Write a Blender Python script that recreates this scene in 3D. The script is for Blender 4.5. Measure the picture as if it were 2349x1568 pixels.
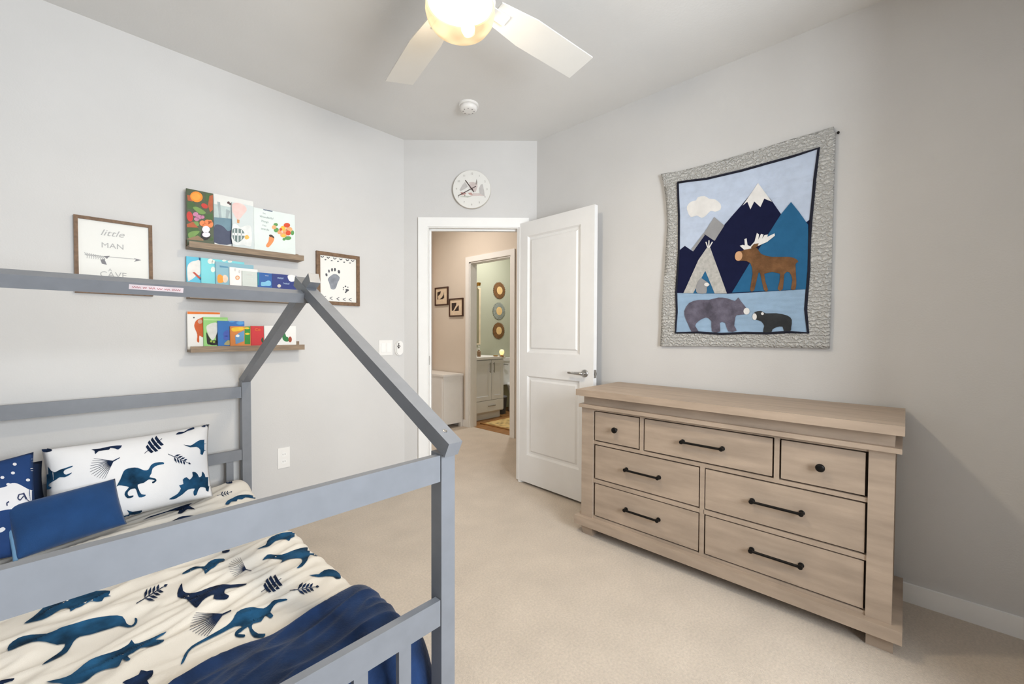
import bpy, bmesh, math, random
from mathutils import Vector, Matrix, noise
from mathutils.bvhtree import BVHTree
from mathutils.geometry import tessellate_polygon
random.seed(7)
for o in list(bpy.data.objects): bpy.data.objects.remove(o)
scn = bpy.context.scene
COL = scn.collection
V = Vector

# ------------------------------------------------------------------ camera
FPX, YAW, PITCH, ROLL = 958.26, 0.756041, -0.022656, 0.003588
CX, CY = 1174.5, 784.0
EYE = V((0, 0, 1.19))
_f = V((math.cos(YAW)*math.cos(PITCH), math.sin(YAW)*math.cos(PITCH), math.sin(PITCH)))
_r = V((math.sin(YAW), -math.cos(YAW), 0)); _u = _r.cross(_f)
CR = math.cos(ROLL)*_r + math.sin(ROLL)*_u
CU = -math.sin(ROLL)*_r + math.cos(ROLL)*_u
CF = _f
cam = bpy.data.cameras.new('camera'); camo = bpy.data.objects.new('camera', cam); COL.objects.link(camo)
cam.sensor_width = 36; cam.sensor_fit = 'HORIZONTAL'; cam.lens = FPX/2349*36; cam.clip_start = 0.02
camo.matrix_world = Matrix(((CR.x, CU.x, -CF.x, EYE.x), (CR.y, CU.y, -CF.y, EYE.y), (CR.z, CU.z, -CF.z, EYE.z), (0, 0, 0, 1)))
scn.camera = camo
# ------------------------------------------------------------------ room sizes (metres)
XR, YL, HC = 2.55, 2.893, 2.697          # right wall, left wall, ceiling
XB, YB = -1.9, -1.6                     # the two walls behind the camera
CA, CB = V((1.823, YL, 0)), V((XR, 2.141, 0))   # ends of the angled door wall
WX0, WX1, WZ0, WZ1 = -0.05, 1.45, 0.75, 2.30     # window in the back wall
# ------------------------------------------------------------------ light
world = bpy.data.worlds.new('sky'); scn.world = world; world.use_nodes = True
wn = world.node_tree.nodes; wl = world.node_tree.links
bg = wn['Background']; bg.inputs[0].default_value = (0.72, 0.85, 1.0, 1); bg.inputs[1].default_value = 1.0
def area(name, loc, rot, sx, sy, power, col):
    l = bpy.data.lights.new(name, 'AREA'); l.shape = 'RECTANGLE'; l.size = sx; l.size_y = sy; l.energy = power; l.color = col
    o = bpy.data.objects.new(name, l); COL.objects.link(o); o.location = loc; o.rotation_euler = rot
    return o
area('window_daylight', ((WX0+WX1)/2, YB-0.25, (WZ0+WZ1)/2), (math.radians(90), 0, 0), WX1-WX0, WZ1-WZ0, 124, (0.89, 0.95, 1.0))
vs = scn.view_settings
scn.display_settings.display_device = 'sRGB'
vs.view_transform = 'Standard'; vs.look = 'None'; vs.gamma = 1; vs.use_curve_mapping = False; vs.exposure = 0.44

# ------------------------------------------------------------------ pixel helpers (photo is 2349 x 1568)
def ray(u, v): return CF + CR*((u-CX)/FPX) - CU*((v-CY)/FPX)
def onx(u, v, x): d = ray(u, v); return EYE + d*((x-EYE.x)/d.x)
def ony(u, v, y): d = ray(u, v); return EYE + d*((y-EYE.y)/d.y)
def onz(u, v, z): d = ray(u, v); return EYE + d*((z-EYE.z)/d.z)
def onpl(u, v, P, n): d = ray(u, v); return EYE + d*((P-EYE).dot(n)/d.dot(n))
def plane_map(P, n):
    n = n.normalized()
    return lambda u, v: (onpl(u, v, P, n), n)
def crop(s, ox, oy): return lambda pts: [(ox+x/s, oy+y/s) for x, y in pts]

# ------------------------------------------------------------------ materials
def lin(c):
    c = c/255.0
    return c/12.92 if c <= 0.04045 else ((c+0.055)/1.055)**2.4
def rgb(*c): return (lin(c[0]), lin(c[1]), lin(c[2]), 1)
MATS = {}
def mat(name, col, rough=0.6, metal=0.0, var=0.06, scale=9.0, bump=0.0, bscale=200.0, stretch=None, emit=None, spec=0.4, sheen=0.0, coat=0.0):
    if name in MATS: return MATS[name]
    m = bpy.data.materials.new(name); m.use_nodes = True
    nt = m.node_tree; N = nt.nodes; L = nt.links; b = N['Principled BSDF']
    tc = N.new('ShaderNodeTexCoord'); mp = N.new('ShaderNodeMapping'); L.new(tc.outputs['Object'], mp.inputs[0])
    if stretch: mp.inputs['Scale'].default_value = stretch
    nz = N.new('ShaderNodeTexNoise'); nz.inputs['Scale'].default_value = scale; nz.inputs['Detail'].default_value = 5
    L.new(mp.outputs[0], nz.inputs['Vector'])
    cr = N.new('ShaderNodeValToRGB'); c = rgb(*col)
    lo = tuple(max(0, x*(1-var*1.6)) for x in c[:3])+(1,); hi = tuple(min(1, x*(1+var*1.6)) for x in c[:3])+(1,)
    cr.color_ramp.elements[0].position = 0.3; cr.color_ramp.elements[1].position = 0.7
    cr.color_ramp.elements[0].color = lo; cr.color_ramp.elements[1].color = hi
    L.new(nz.outputs[0], cr.inputs[0]); L.new(cr.outputs[0], b.inputs['Base Color'])
    b.inputs['Roughness'].default_value = rough; b.inputs['Metallic'].default_value = metal
    b.inputs['Specular IOR Level'].default_value = spec
    if sheen: b.inputs['Sheen Weight'].default_value = sheen; b.inputs['Sheen Roughness'].default_value = 0.5
    if coat: b.inputs['Coat Weight'].default_value = coat
    if bump:
        nb = N.new('ShaderNodeTexNoise'); nb.inputs['Scale'].default_value = bscale; nb.inputs['Detail'].default_value = 3
        L.new(mp.outputs[0], nb.inputs['Vector'])
        bp = N.new('ShaderNodeBump'); bp.inputs['Strength'].default_value = bump; bp.inputs['Distance'].default_value = 0.004
        L.new(nb.outputs[0], bp.inputs['Height']); L.new(bp.outputs[0], b.inputs['Normal'])
    if emit:
        b.inputs['Emission Color'].default_value = rgb(*emit[0]); b.inputs['Emission Strength'].default_value = emit[1]
    MATS[name] = m
    return m
WALL = mat('wall_paint', (209, 207, 205), 0.75, var=0.012, scale=3, bump=0.12, bscale=140, spec=0.25)
CEIL = mat('ceiling_paint', (225, 224, 222), 0.85, var=0.01, scale=3, bump=0.15, bscale=90, spec=0.2)
HALL = mat('hall_paint', (220, 209, 196), 0.8, var=0.01, scale=3, bump=0.1, bscale=140, spec=0.2)
GREEN = mat('sage_paint', (188, 190, 170), 0.8, var=0.01, scale=3, bump=0.1, bscale=140, spec=0.2)
TRIM = mat('white_trim', (240, 239, 237), 0.42, var=0.01)
DOORW = mat('door_white', (233, 232, 231), 0.45, var=0.01)
WHITE = mat('white_plastic', (236, 234, 231), 0.4, var=0.01)
FANW = mat('fan_white', (228, 226, 221), 0.45, var=0.01)
BEDG = mat('grey_bed_paint', (121, 124, 130), 0.40, var=0.03, scale=20, stretch=(1, 1, 1), spec=0.4)
STEEL = mat('satin_nickel', (170, 168, 165), 0.3, 1.0, var=0.02)
BLACK = mat('black_metal', (22, 20, 19), 0.42, 0.6, var=0.05)
FRAMEW = mat('brown_frame_wood', (118, 92, 70), 0.6, var=0.18, scale=14, stretch=(4, 4, 4))
LEDGE = mat('grey_brown_ledge_wood', (138, 119, 99), 0.6, var=0.15, scale=10, stretch=(1.2, 14, 14))
PAPER = mat('print_paper', (232, 231, 226), 0.6, var=0.005)
WOOD = mat('weathered_oak', (165, 147, 130), 0.5, var=0.09, scale=5, stretch=(2.5, 0.8, 5), bump=0.08, bscale=50)
WOODT = mat('weathered_oak_top', (168, 149, 131), 0.5, var=0.08, scale=5, stretch=(9, 0.8, 5), bump=0.06, bscale=50)
GAP = mat('drawer_gap', (58, 46, 37), 0.8)
CARPET = mat('carpet', (203, 189, 173), 0.95, var=0.06, scale=110, bump=0.9, bscale=420, spec=0.1, sheen=0.2)
def broad(m, scale, amt):
    nt = m.node_tree; N = nt.nodes; L = nt.links; b = N['Principled BSDF']; src = b.inputs['Base Color'].links[0].from_socket
    tc = N.new('ShaderNodeTexCoord'); nz = N.new('ShaderNodeTexNoise'); nz.inputs['Scale'].default_value = scale; nz.inputs['Detail'].default_value = 4; L.new(tc.outputs['Object'], nz.inputs['Vector'])
    mr = N.new('ShaderNodeMapRange'); mr.inputs['From Min'].default_value = .3; mr.inputs['From Max'].default_value = .7; mr.inputs['To Min'].default_value = 1-amt; mr.inputs['To Max'].default_value = 1+amt; L.new(nz.outputs[0], mr.inputs[0])
    mx = N.new('ShaderNodeVectorMath'); mx.operation = 'SCALE'; L.new(src, mx.inputs[0]); L.new(mr.outputs[0], mx.inputs['Scale']); L.new(mx.outputs[0], b.inputs['Base Color'])
broad(CARPET, 5.5, .055); broad(WOOD, 6, .05)
OAKF = mat('bath_floor_wood', (150, 105, 60), 0.45, var=0.2, scale=8, stretch=(1, 8, 1))
NAVY = mat('navy_fleece', (22, 46, 84), 0.85, var=0.22, scale=14, bump=0.4, bscale=160, sheen=0.15, spec=0.2)
CUSH = mat('blue_velvet', (30, 68, 116), 0.75, var=0.10, scale=10, bump=0.25, bscale=300, sheen=0.15, spec=0.2)
CUSHP = mat('light_blue_piping', (98, 138, 172), 0.7, var=0.08, scale=30)
NAVYP = mat('navy_pillow_cotton', (20, 58, 112), 0.8, var=0.05)
NAVYD = mat('dark_navy_pillow_cotton', (14, 34, 66), 0.8, var=0.05)
SHEET = mat('cream_cotton', (226, 220, 210), 0.85, var=0.015, bump=0.12, bscale=500, spec=0.2, sheen=0.1)
SHEETW = mat('white_cotton', (232, 232, 234), 0.85, var=0.01, bump=0.12, bscale=500, spec=0.2, sheen=0.1)
DINO = mat('teal_navy_print', (26, 68, 100), 0.85, var=0.45, scale=14, spec=0.15)
DINOD = mat('dark_navy_print', (22, 38, 66), 0.85, var=0.35, scale=25, spec=0.15)
MATTW = mat('mattress_ticking', (214, 211, 205), 0.9, var=0.02)
def flat(name, *col, **k): return mat(name, col, k.pop('rough', 0.6), var=k.pop('var', 0.05), scale=k.pop('scale', 30), **k)

# ------------------------------------------------------------------ mesh helpers
ORG = {}
def obj(name, bm, m, parent=None, smooth=False, bevel=0.0, label=None):
    """bm holds world coordinates; a child keeps its thing's origin"""
    org = ORG.get(parent.name, V((0, 0, 0))) if parent else V((0, 0, 0))
    if bevel: bmesh.ops.bevel(bm, geom=[e for e in bm.edges if e.calc_face_angle(0) > 0.5], offset=bevel, segments=2, affect='EDGES', profile=0.7)
    if org.length: bmesh.ops.translate(bm, verts=bm.verts, vec=-org)
    bmesh.ops.recalc_face_normals(bm, faces=bm.faces)
    me = bpy.data.meshes.new(name); bm.to_mesh(me); bm.free()
    me.materials.append(m)
    if smooth:
        for p in me.polygons: p.use_smooth = True
    o = bpy.data.objects.new(name, me); COL.objects.link(o)
    if parent: o.parent = parent
    ORG[o.name] = org
    if label: o['label'] = label
    return o
def top(o, label, cat, group=None):
    o['label'] = label; o['category'] = cat
    if group: o['group'] = group
    return o
def rebase(o, org):
    org = V(org); o.data.transform(Matrix.Translation(-org)); o.location = org; ORG[o.name] = org
    return o
def thing(name, label, cat, loc, group=None):
    o = bpy.data.objects.new(name, None); COL.objects.link(o); o.location = loc; o.empty_display_size = 0.05
    ORG[o.name] = V(loc)
    return top(o, label, cat, group)
def struct(name, bm, m, parent=None, **k):
    o = obj(name, bm, m, parent, **k)
    if not parent: o['kind'] = 'structure'
    return o
def B(): return bmesh.new()
def box(bm, a, b):
    x0, x1 = sorted((a[0], b[0])); y0, y1 = sorted((a[1], b[1])); z0, z1 = sorted((a[2], b[2]))
    vs_ = [bm.verts.new(p) for p in ((x0, y0, z0), (x1, y0, z0), (x1, y1, z0), (x0, y1, z0), (x0, y0, z1), (x1, y0, z1), (x1, y1, z1), (x0, y1, z1))]
    for f in ((0, 3, 2, 1), (4, 5, 6, 7), (0, 1, 5, 4), (1, 2, 6, 5), (2, 3, 7, 6), (3, 0, 4, 7)): bm.faces.new([vs_[i] for i in f])
    return bm
def obox(bm, P, ex, ey, ez):
    """box from corner P with edge vectors"""
    P, ex, ey, ez = V(P), V(ex), V(ey), V(ez)
    vs_ = [bm.verts.new(P+ex*i+ey*j+ez*k) for k in (0, 1) for j in (0, 1) for i in (0, 1)]
    for f in ((0, 2, 3, 1), (4, 5, 7, 6), (0, 1, 5, 4), (1, 3, 7, 5), (3, 2, 6, 7), (2, 0, 4, 6)): bm.faces.new([vs_[i] for i in f])
    return bm
def frame_axes(ax):
    ax = V(ax).normalized(); t = V((0, 0, 1)) if abs(ax.z) < 0.9 else V((1, 0, 0))
    e1 = ax.cross(t).normalized(); return ax, e1, ax.cross(e1)
def lathe(bm, C, axis, prof, n=24):
    """prof: list of (radius, distance along axis)"""
    ax, e1, e2 = frame_axes(axis); C = V(C); rings = []
    for r, h in prof:
        if r < 1e-6: rings.append([bm.verts.new(C+ax*h)])
        else: rings.append([bm.verts.new(C+ax*h+(e1*math.cos(2*math.pi*i/n)+e2*math.sin(2*math.pi*i/n))*r) for i in range(n)])
    for a, b in zip(rings, rings[1:]):
        for i in range(n):
            j = (i+1) % n
            q = ([a[0]] if len(a) == 1 else [a[i], a[j]])+([b[0]] if len(b) == 1 else [b[j], b[i]])
            if len(q) > 2: bm.faces.new(q)
    for r_, in ((rings[0],), (rings[-1],)):
        if len(r_) > 2: bm.faces.new(r_)
    return bm
def tube(bm, pts, r, n=10):
    pts = [V(p) for p in pts]; rings = []
    rr = r if isinstance(r, (list, tuple)) else [r]*len(pts)
    prev = None
    for i, p in enumerate(pts):
        d = (pts[min(i+1, len(pts)-1)]-pts[max(i-1, 0)]).normalized()
        if prev is None: _, e1, _ = frame_axes(d)
        else: e1 = (prev-d*prev.dot(d)).normalized()
        prev = e1; e2 = d.cross(e1)
        rings.append([bm.verts.new(p+(e1*math.cos(2*math.pi*k/n)+e2*math.sin(2*math.pi*k/n))*rr[i]) for k in range(n)])
    for a, b in zip(rings, rings[1:]):
        for i in range(n): bm.faces.new((a[i], a[(i+1) % n], b[(i+1) % n], b[i]))
    bm.faces.new(rings[0]); bm.faces.new(rings[-1][::-1])
    return bm
def smoothpoly(pts, k=3):
    n = len(pts); out = []
    for i in range(n):
        p0, p1, p2, p3 = (V(pts[(i+j-1) % n]) for j in range(4))
        for s in range(k):
            t = s/k
            q = 0.5*((2*p1)+(p2-p0)*t+(2*p0-5*p1+4*p2-p3)*t*t+(3*p1-p0-3*p2+p3)*t*t*t)
            out.append((q.x, q.y))
    return out
def ellipse(cx, cy, a, b, rot=0, n=16):
    c, s = math.cos(rot), math.sin(rot)
    return [(cx+a*math.cos(2*math.pi*i/n)*c-b*math.sin(2*math.pi*i/n)*s, cy+a*math.cos(2*math.pi*i/n)*s+b*math.sin(2*math.pi*i/n)*c) for i in range(n)]
def stroke(p, q, w, w2=None):
    p, q = V(p), V(q); d = (q-p).normalized(); n = V((-d.y, d.x)); w2 = w if w2 is None else w2
    return [tuple(p+n*w/2), tuple(q+n*w2/2), tuple(q-n*w2/2), tuple(p-n*w/2)]
def polys_bm(polys, mapf, off=0.0012, grid=None, thick=0.0):
    """flat outlines (photo pixels or any 2-D) laid on a surface given by mapf(u,v) -> point, normal"""
    out = bmesh.new()
    for poly in polys:
        bm = bmesh.new()
        vs_ = [bm.verts.new((x, y, 0)) for x, y in poly]
        for t in tessellate_polygon([[V((x, y, 0)) for x, y in poly]]):
            try: bm.faces.new([vs_[i] for i in t])
            except ValueError: pass
        if grid:
            xs = [p[0] for p in poly]; ys = [p[1] for p in poly]
            for ax, lo, hi in ((0, min(xs), max(xs)), (1, min(ys), max(ys))):
                g = math.ceil(lo/grid)*grid
                while g < hi:
                    co = (g, 0, 0) if ax == 0 else (0, g, 0); no = (1, 0, 0) if ax == 0 else (0, 1, 0)
                    bmesh.ops.bisect_plane(bm, geom=bm.verts[:]+bm.edges[:]+bm.faces[:], plane_co=co, plane_no=no, dist=1e-6)
                    g += grid
        idx = {}; bad = set()
        for v in bm.verts:
            r = mapf(v.co.x, v.co.y)
            if r is None: bad.add(v); continue
            P, n = r
            idx[v] = (out.verts.new(P+n*off), out.verts.new(P+n*(off-thick)) if thick else None)
        for f in bm.faces:
            if any(v in bad for v in f.verts): continue
            try: out.faces.new([idx[v][0] for v in f.verts])
            except ValueError: pass
        if thick:
            for e in bm.edges:
                if len(e.link_faces) == 1 and not any(v in bad for v in e.verts):
                    a, b = e.verts
                    try: out.faces.new((idx[a][0], idx[b][0], idx[b][1], idx[a][1]))
                    except ValueError: pass
        bm.free()
    return out
def decal(name, polys, mapf, m, parent, off=0.0012, grid=None, thick=0.0, label=None, smooth=False, join=False):
    """one object per outline; join=True for strokes that make up one mark"""
    if polys and not isinstance(polys[0][0], (tuple, list)): polys = [polys]
    o = None
    for grp in ([polys] if join else [[p] for p in polys]):
        o = obj(name, polys_bm(grp, mapf, off, grid, thick), m, parent, label=label, smooth=smooth)
    return o
def text_bm(s, P, right, up, h, align='CENTER', shear=0.0, off=0.0015, squeeze=1.0):
    cu = bpy.data.curves.new('t', 'FONT'); cu.body = s; cu.align_x = align; cu.align_y = 'CENTER'; cu.size = h; cu.shear = shear
    cu.resolution_u = 3
    o = bpy.data.objects.new('t', cu); COL.objects.link(o)
    dg = bpy.context.evaluated_depsgraph_get(); me = o.evaluated_get(dg).to_mesh()
    bm = bmesh.new(); bm.from_mesh(me); o.evaluated_get(dg).to_mesh_clear()
    bpy.data.objects.remove(o); bpy.data.curves.remove(cu)
    n = right.cross(up)
    for v in bm.verts: v.co = P+right*v.co.x*squeeze+up*v.co.y+n*off
    return bm
def scribble(P, right, up, w, h, n, off=.0012, lw=.16):
    """a short line of lettering too blurred to read"""
    bm = bmesh.new(); nn = right.cross(up)
    pts = [V((-.5+i/(n-1), .5*(-1)**i*(.6+.4*random.random()))) for i in range(n)]
    for a, b in zip(pts, pts[1:]):
        a2, b2 = V((a.x*w, a.y*h)), V((b.x*w, b.y*h))
        q = stroke(a2, b2, h*lw)
        bm.faces.new([bm.verts.new(P+right*x+up*y+nn*off) for x, y in q])
    return bm
def merge(dst, src):
    me = bpy.data.meshes.new('x'); src.to_mesh(me); src.free(); dst.from_mesh(me); bpy.data.meshes.remove(me); return dst
EXT = V((1, 0, 0)); UP = V((0, 0, 1))

# ================================================================== the setting
T = 0.12
bm = B(); box(bm, (XB-0.2, YB-0.2, -0.1), (3.48, 5.0, 0)); struct('floor', bm, CARPET)
bm = B(); box(bm, (XB-0.2, YB-0.2, HC), (6.0, 5.2, HC+0.1)); struct('ceiling', bm, CEIL)
bm = B(); box(bm, (XB-T, YL, 0), (CA.x+0.05, YL+T, HC)); struct('wall_left', bm, WALL)
bm = B(); box(bm, (XR, YB-T, 0), (XR+T, CB.y+0.05, HC)); struct('wall_right', bm, WALL)
bm = B(); box(bm, (XB-T, YB-T, 0), (XB, YL, HC)); struct('wall_side', bm, WALL)
bm = B()
box(bm, (XB, YB-T, 0), (WX0, YB, HC)); box(bm, (WX1, YB-T, 0), (XR, YB, HC))
box(bm, (WX0, YB-T, 0), (WX1, YB, WZ0)); box(bm, (WX0, YB-T, WZ1), (WX1, YB, HC)); struct('wall_back', bm, WALL)
bm = B(); box(bm, (1.66, YB, 0), (XR, -.58, HC)); struct('wall_light_blocker', bm, WALL)  # unseen wall block added to keep window light off the right wall
# window behind the camera
win = bpy.data.objects.new('window_1', None); COL.objects.link(win); win['kind'] = 'structure'; win.location = (0.6, YB, WZ0); ORG['window_1'] = V(win.location)
bm = B()
for a, b in (((WX0, WZ0), (WX0+.05, WZ1)), ((WX1-.05, WZ0), (WX1, WZ1)), ((WX0, WZ0), (WX1, WZ0+.05)), ((WX0, WZ1-.05), (WX1, WZ1)), (((WX0+WX1)/2-.025, WZ0), ((WX0+WX1)/2+.025, WZ1))):
    box(bm, (a[0], YB-.09, a[1]), (b[0], YB-.04, b[1]))
obj('window_frame', bm, TRIM, win)
bm = B(); box(bm, (WX0-.06, YB-.10, WZ0-.03), (WX1+.06, YB+.05, WZ0)); obj('window_sill', bm, TRIM, win)
gm = bpy.data.materials.new('window_glass'); gm.use_nodes = True; N = gm.node_tree.nodes; L = gm.node_tree.links
tr = N.new('ShaderNodeBsdfTransparent'); gl = N.new('ShaderNodeBsdfGlossy'); gl.inputs['Roughness'].default_value = 0.02; fr = N.new('ShaderNodeFresnel'); fr.inputs[0].default_value = 1.2
mx = N.new('ShaderNodeMixShader'); L.new(fr.outputs[0], mx.inputs[0]); L.new(tr.outputs[0], mx.inputs[1]); L.new(gl.outputs[0], mx.inputs[2]); L.new(mx.outputs[0], N['Material Output'].inputs[0])
for a, b in ((WX0+.05, (WX0+WX1)/2-.025), ((WX0+WX1)/2+.025, WX1-.05)):
    bm = B(); box(bm, (a, YB-.068, WZ0+.05), (b, YB-.062, WZ1-.05)); obj('pane', bm, gm, win)
# angled door wall, built in its own frame: s along the wall, d into the room
CD = (CB-CA).normalized(); CN = V((-abs(CD.y), -abs(CD.x), 0)).normalized(); CL = (CB-CA).length
S0, S1, ZD = 0.193, 0.905, 2.012          # clear door opening
def cbox(bm, s0, s1, d0, d1, z0, z1): return obox(bm, CA+CD*s0+CN*d0+UP*z0, CD*(s1-s0), CN*(d1-d0), UP*(z1-z0))
bm = B(); cbox(bm, -.03, S0-.018, -T, 0, 0, HC); cbox(bm, S1+.018, CL+.03, -T, 0, 0, HC); cbox(bm, S0-.018, S1+.018, -T, 0, ZD+.018, HC)
struct('wall_door', bm, WALL)
# jamb and casing
jb = bpy.data.objects.new('trim_1', None); COL.objects.link(jb); jb['kind'] = 'structure'; jb.location = CA; ORG['trim_1'] = V(CA)
for s0, s1, z0, z1 in ((S0-.018, S0, 0, ZD), (S1, S1+.018, 0, ZD), (S0-.018, S1+.018, ZD, ZD+.018)):
    bm = B(); cbox(bm, s0, s1, -T-.004, .004, z0, z1); obj('jamb', bm, TRIM, jb)
for s0, s1, z0, z1 in ((S0, S0+.012, 0, ZD), (S1-.012, S1, 0, ZD), (S0, S1, ZD-.012, ZD)):
    bm = B(); cbox(bm, s0, s1, -.075, -.042, z0, z1); obj('door_stop', bm, TRIM, jb)
CW = 0.073
for d0, d1 in ((0, .017), (-T-.017, -T)):
    bm = B(); cbox(bm, S0-.006-CW, S0-.006, d0, d1, 0, ZD+.006+CW); obj('casing', bm, TRIM, jb, bevel=.004)
    bm = B(); cbox(bm, S1+.006, S1+.006+CW, d0, d1, 0, ZD+.006+CW); obj('casing', bm, TRIM, jb, bevel=.004)
    bm = B(); cbox(bm, S0-.006, S1+.006, d0, d1, ZD+.006, ZD+.006+CW); obj('casing', bm, TRIM, jb, bevel=.004)
bm = B(); cbox(bm, S0-.0005, S0+.002, -.036, -.010, 0.93, 1.0); obj('strike_plate', bm, STEEL, jb)
# baseboards
def base(name, a, b, nrm, h=.082):
    a, b, nrm = V(a), V(b), V(nrm)
    bm = B(); obox(bm, a, b-a, nrm*.014, UP*h); struct(name, bm, TRIM, bevel=.004)
base('baseboard_right', (XR, -.58, 0), (XR, CB.y, 0), (-1, 0, 0))
base('baseboard_left', (XB, YL, 0), (CA.x, YL, 0), (0, -1, 0))
base('baseboard_door', CA, CA+CD*(S0-.085), CN)
# hallway and bathroom beyond the door
XH, YE = 3.43, 4.76
BY0, BY1, BZ = 3.25, 3.96, 2.06
bm = B(); box(bm, (XH, 1.6, 0), (XH+.1, BY0, HC)); box(bm, (XH, BY1, 0), (XH+.1, YE, HC)); box(bm, (XH, BY0, BZ), (XH+.1, BY1, HC)); struct('wall_hall', bm, HALL)
bm = B(); box(bm, (1.6, YE, 0), (XH+.1, YE+.1, HC)); struct('wall_hall_end', bm, HALL)
bm = B(); box(bm, (1.6, YL+T, 0), (1.7, YE, HC)); struct('wall_hall_side', bm, HALL)
bm = B(); box(bm, (XR+T, 1.5, 0), (XH+.1, 1.6, HC)); struct('wall_hall_near', bm, HALL)
YV = 4.62
bm = B(); box(bm, (XH+.1, YV, 0), (5.6, YV+.1, HC)); struct('wall_bath', bm, GREEN)
bm = B(); box(bm, (5.5, 2.6, 0), (5.6, YV, HC)); struct('wall_bath_far', bm, GREEN)
bm = B(); box(bm, (XH+.1, 2.5, 0), (5.6, 2.6, HC)); struct('wall_bath_side', bm, GREEN)
fl = bpy.data.objects.new('floor_bath', None); COL.objects.link(fl); fl['kind'] = 'structure'; fl.location = (4.5, 3.6, 0); ORG['floor_bath'] = V(fl.location)
yy = 2.5; k = 0
while yy < YV:
    bm = B(); box(bm, (3.485, yy+.001, -.02), (5.6, min(yy+.122, YV), 0.0)); obj('plank', bm, OAKF, fl); yy += .124
bj = bpy.data.objects.new('trim_2', None); COL.objects.link(bj); bj['kind'] = 'structure'; bj.location = (XH, BY0, 0); ORG['trim_2'] = V(bj.location)
for y0, y1, z0, z1 in ((BY0-.065, BY0, 0, BZ+.065), (BY1, BY1+.065, 0, BZ+.065), (BY0, BY1, BZ, BZ+.065)):
    bm = B(); box(bm, (XH-.016, y0, z0), (XH, y1, z1)); obj('casing', bm, TRIM, bj, bevel=.004)
for y0, y1, z0, z1 in ((BY0, BY0+.016, 0, BZ), (BY1-.016, BY1, 0, BZ), (BY0, BY1, BZ-.016, BZ)):
    bm = B(); box(bm, (XH-.002, y0, z0), (XH+.102, y1, z1)); obj('jamb', bm, TRIM, bj)
base('baseboard_hall', (XH, BY1+.066, 0), (XH, YE, 0), (-1, 0, 0))
base('baseboard_hall_end', (1.7, YE, 0), (XH, YE, 0), (0, -1, 0))

# ================================================================== door leaf
HG = V((2.448, 2.257, 0)); DA = math.radians(-92.7)
DD = V((math.cos(DA), math.sin(DA), 0)); DN = V((DD.y, -DD.x, 0))
if DN.x > 0: DN = -DN
DW, DZ0, DZ1, DT = 0.735, 0.018, 2.045, 0.035
dr = bpy.data.objects.new('door_1', None); COL.objects.link(dr); dr['kind'] = 'structure'; dr.location = HG; ORG['door_1'] = V(HG)
def dbox(bm, s0, s1, d0, d1, z0, z1): return obox(bm, HG+DD*s0-DN*d1+UP*z0, DD*(s1-s0), DN*(d1-d0), UP*(z1-z0))
ST = .115
PAN = ((.235, .855), (1.035, 1.935))
bm = B()
dbox(bm, 0, ST, 0, DT, DZ0, DZ1); dbox(bm, DW-ST, DW, 0, DT, DZ0, DZ1)
for z0, z1 in ((DZ0, PAN[0][0]), (PAN[0][1], PAN[1][0]), (PAN[1][1], DZ1)): dbox(bm, ST, DW-ST, 0, DT, z0, z1)
obj('door_leaf', bm, DOORW, dr)
for z0, z1 in PAN:
    bm = B(); dbox(bm, ST, DW-ST, .0145, DT-.010, z0, z1)
    pn = obj('door_panel', bm, DOORW, dr)
    # sloping moulding round the panel, and the raised field
    bm = B()
    def P(s, z, d): return HG+DD*s-DN*d+UP*z
    o_ = [(ST, z0), (DW-ST, z0), (DW-ST, z1), (ST, z1)]
    def ring(i, d): return [bm.verts.new(P(s+(i if s < .3 else -i), z+(i if z == z0 else -i), d)) for s, z in o_]
    rs = [ring(0, .0), ring(.012, .013), ring(.028, .014), ring(.040, .004)]
    for a, b in zip(rs, rs[1:]):
        for i in range(4): bm.faces.new((a[i], a[(i+1) % 4], b[(i+1) % 4], b[i]))
    bm.faces.new(rs[-1])
    obj('panel_moulding', bm, DOORW, pn)
hc = onpl(1342, 856, HG, DN)
hd = obj('handle', lathe(B(), hc, DN, [(.026, 0), (.026, .006), (.022, .010), (.012, .012), (.011, .045), (0, .046)]), STEEL, dr, smooth=False)
bm = tube(B(), [hc+DN*.042+DD*.008, hc+DN*.046-DD*.02, hc+DN*.046-DD*.07, hc+DN*.042-DD*.115], [.011, .0105, .009, .007], 12); obj('lever', bm, STEEL, hd, smooth=True)
hz = hc.z
bm = B(); obox(bm, HG+DD*DW-DN*.030+UP*(hz-.028), DD*.0015, DN*.025, UP*.056); lp = obj('latch_plate', bm, STEEL, dr)
bm = B(); obox(bm, HG+DD*DW-DN*.024+UP*(hz-.009), DD*.010, DN*.013, UP*.018); obj('latch_bolt', bm, STEEL, lp)
bm = B()
obj('handle', lathe(bm, hc-DN*(DT+(hc-HG).dot(DN)), -DN, [(.026, 0), (.026, .006), (.022, .010), (.012, .012), (.011, .042), (0, .043)]), STEEL, dr)
for z in (.2, 1.03, 1.85):
    bm = B(); lathe(bm, HG-DN*(DT+.004)-DD*.004+UP*z, UP, [(.006, -.045), (.006, .045)], 10); obj('hinge', bm, STEEL, dr)

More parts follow.
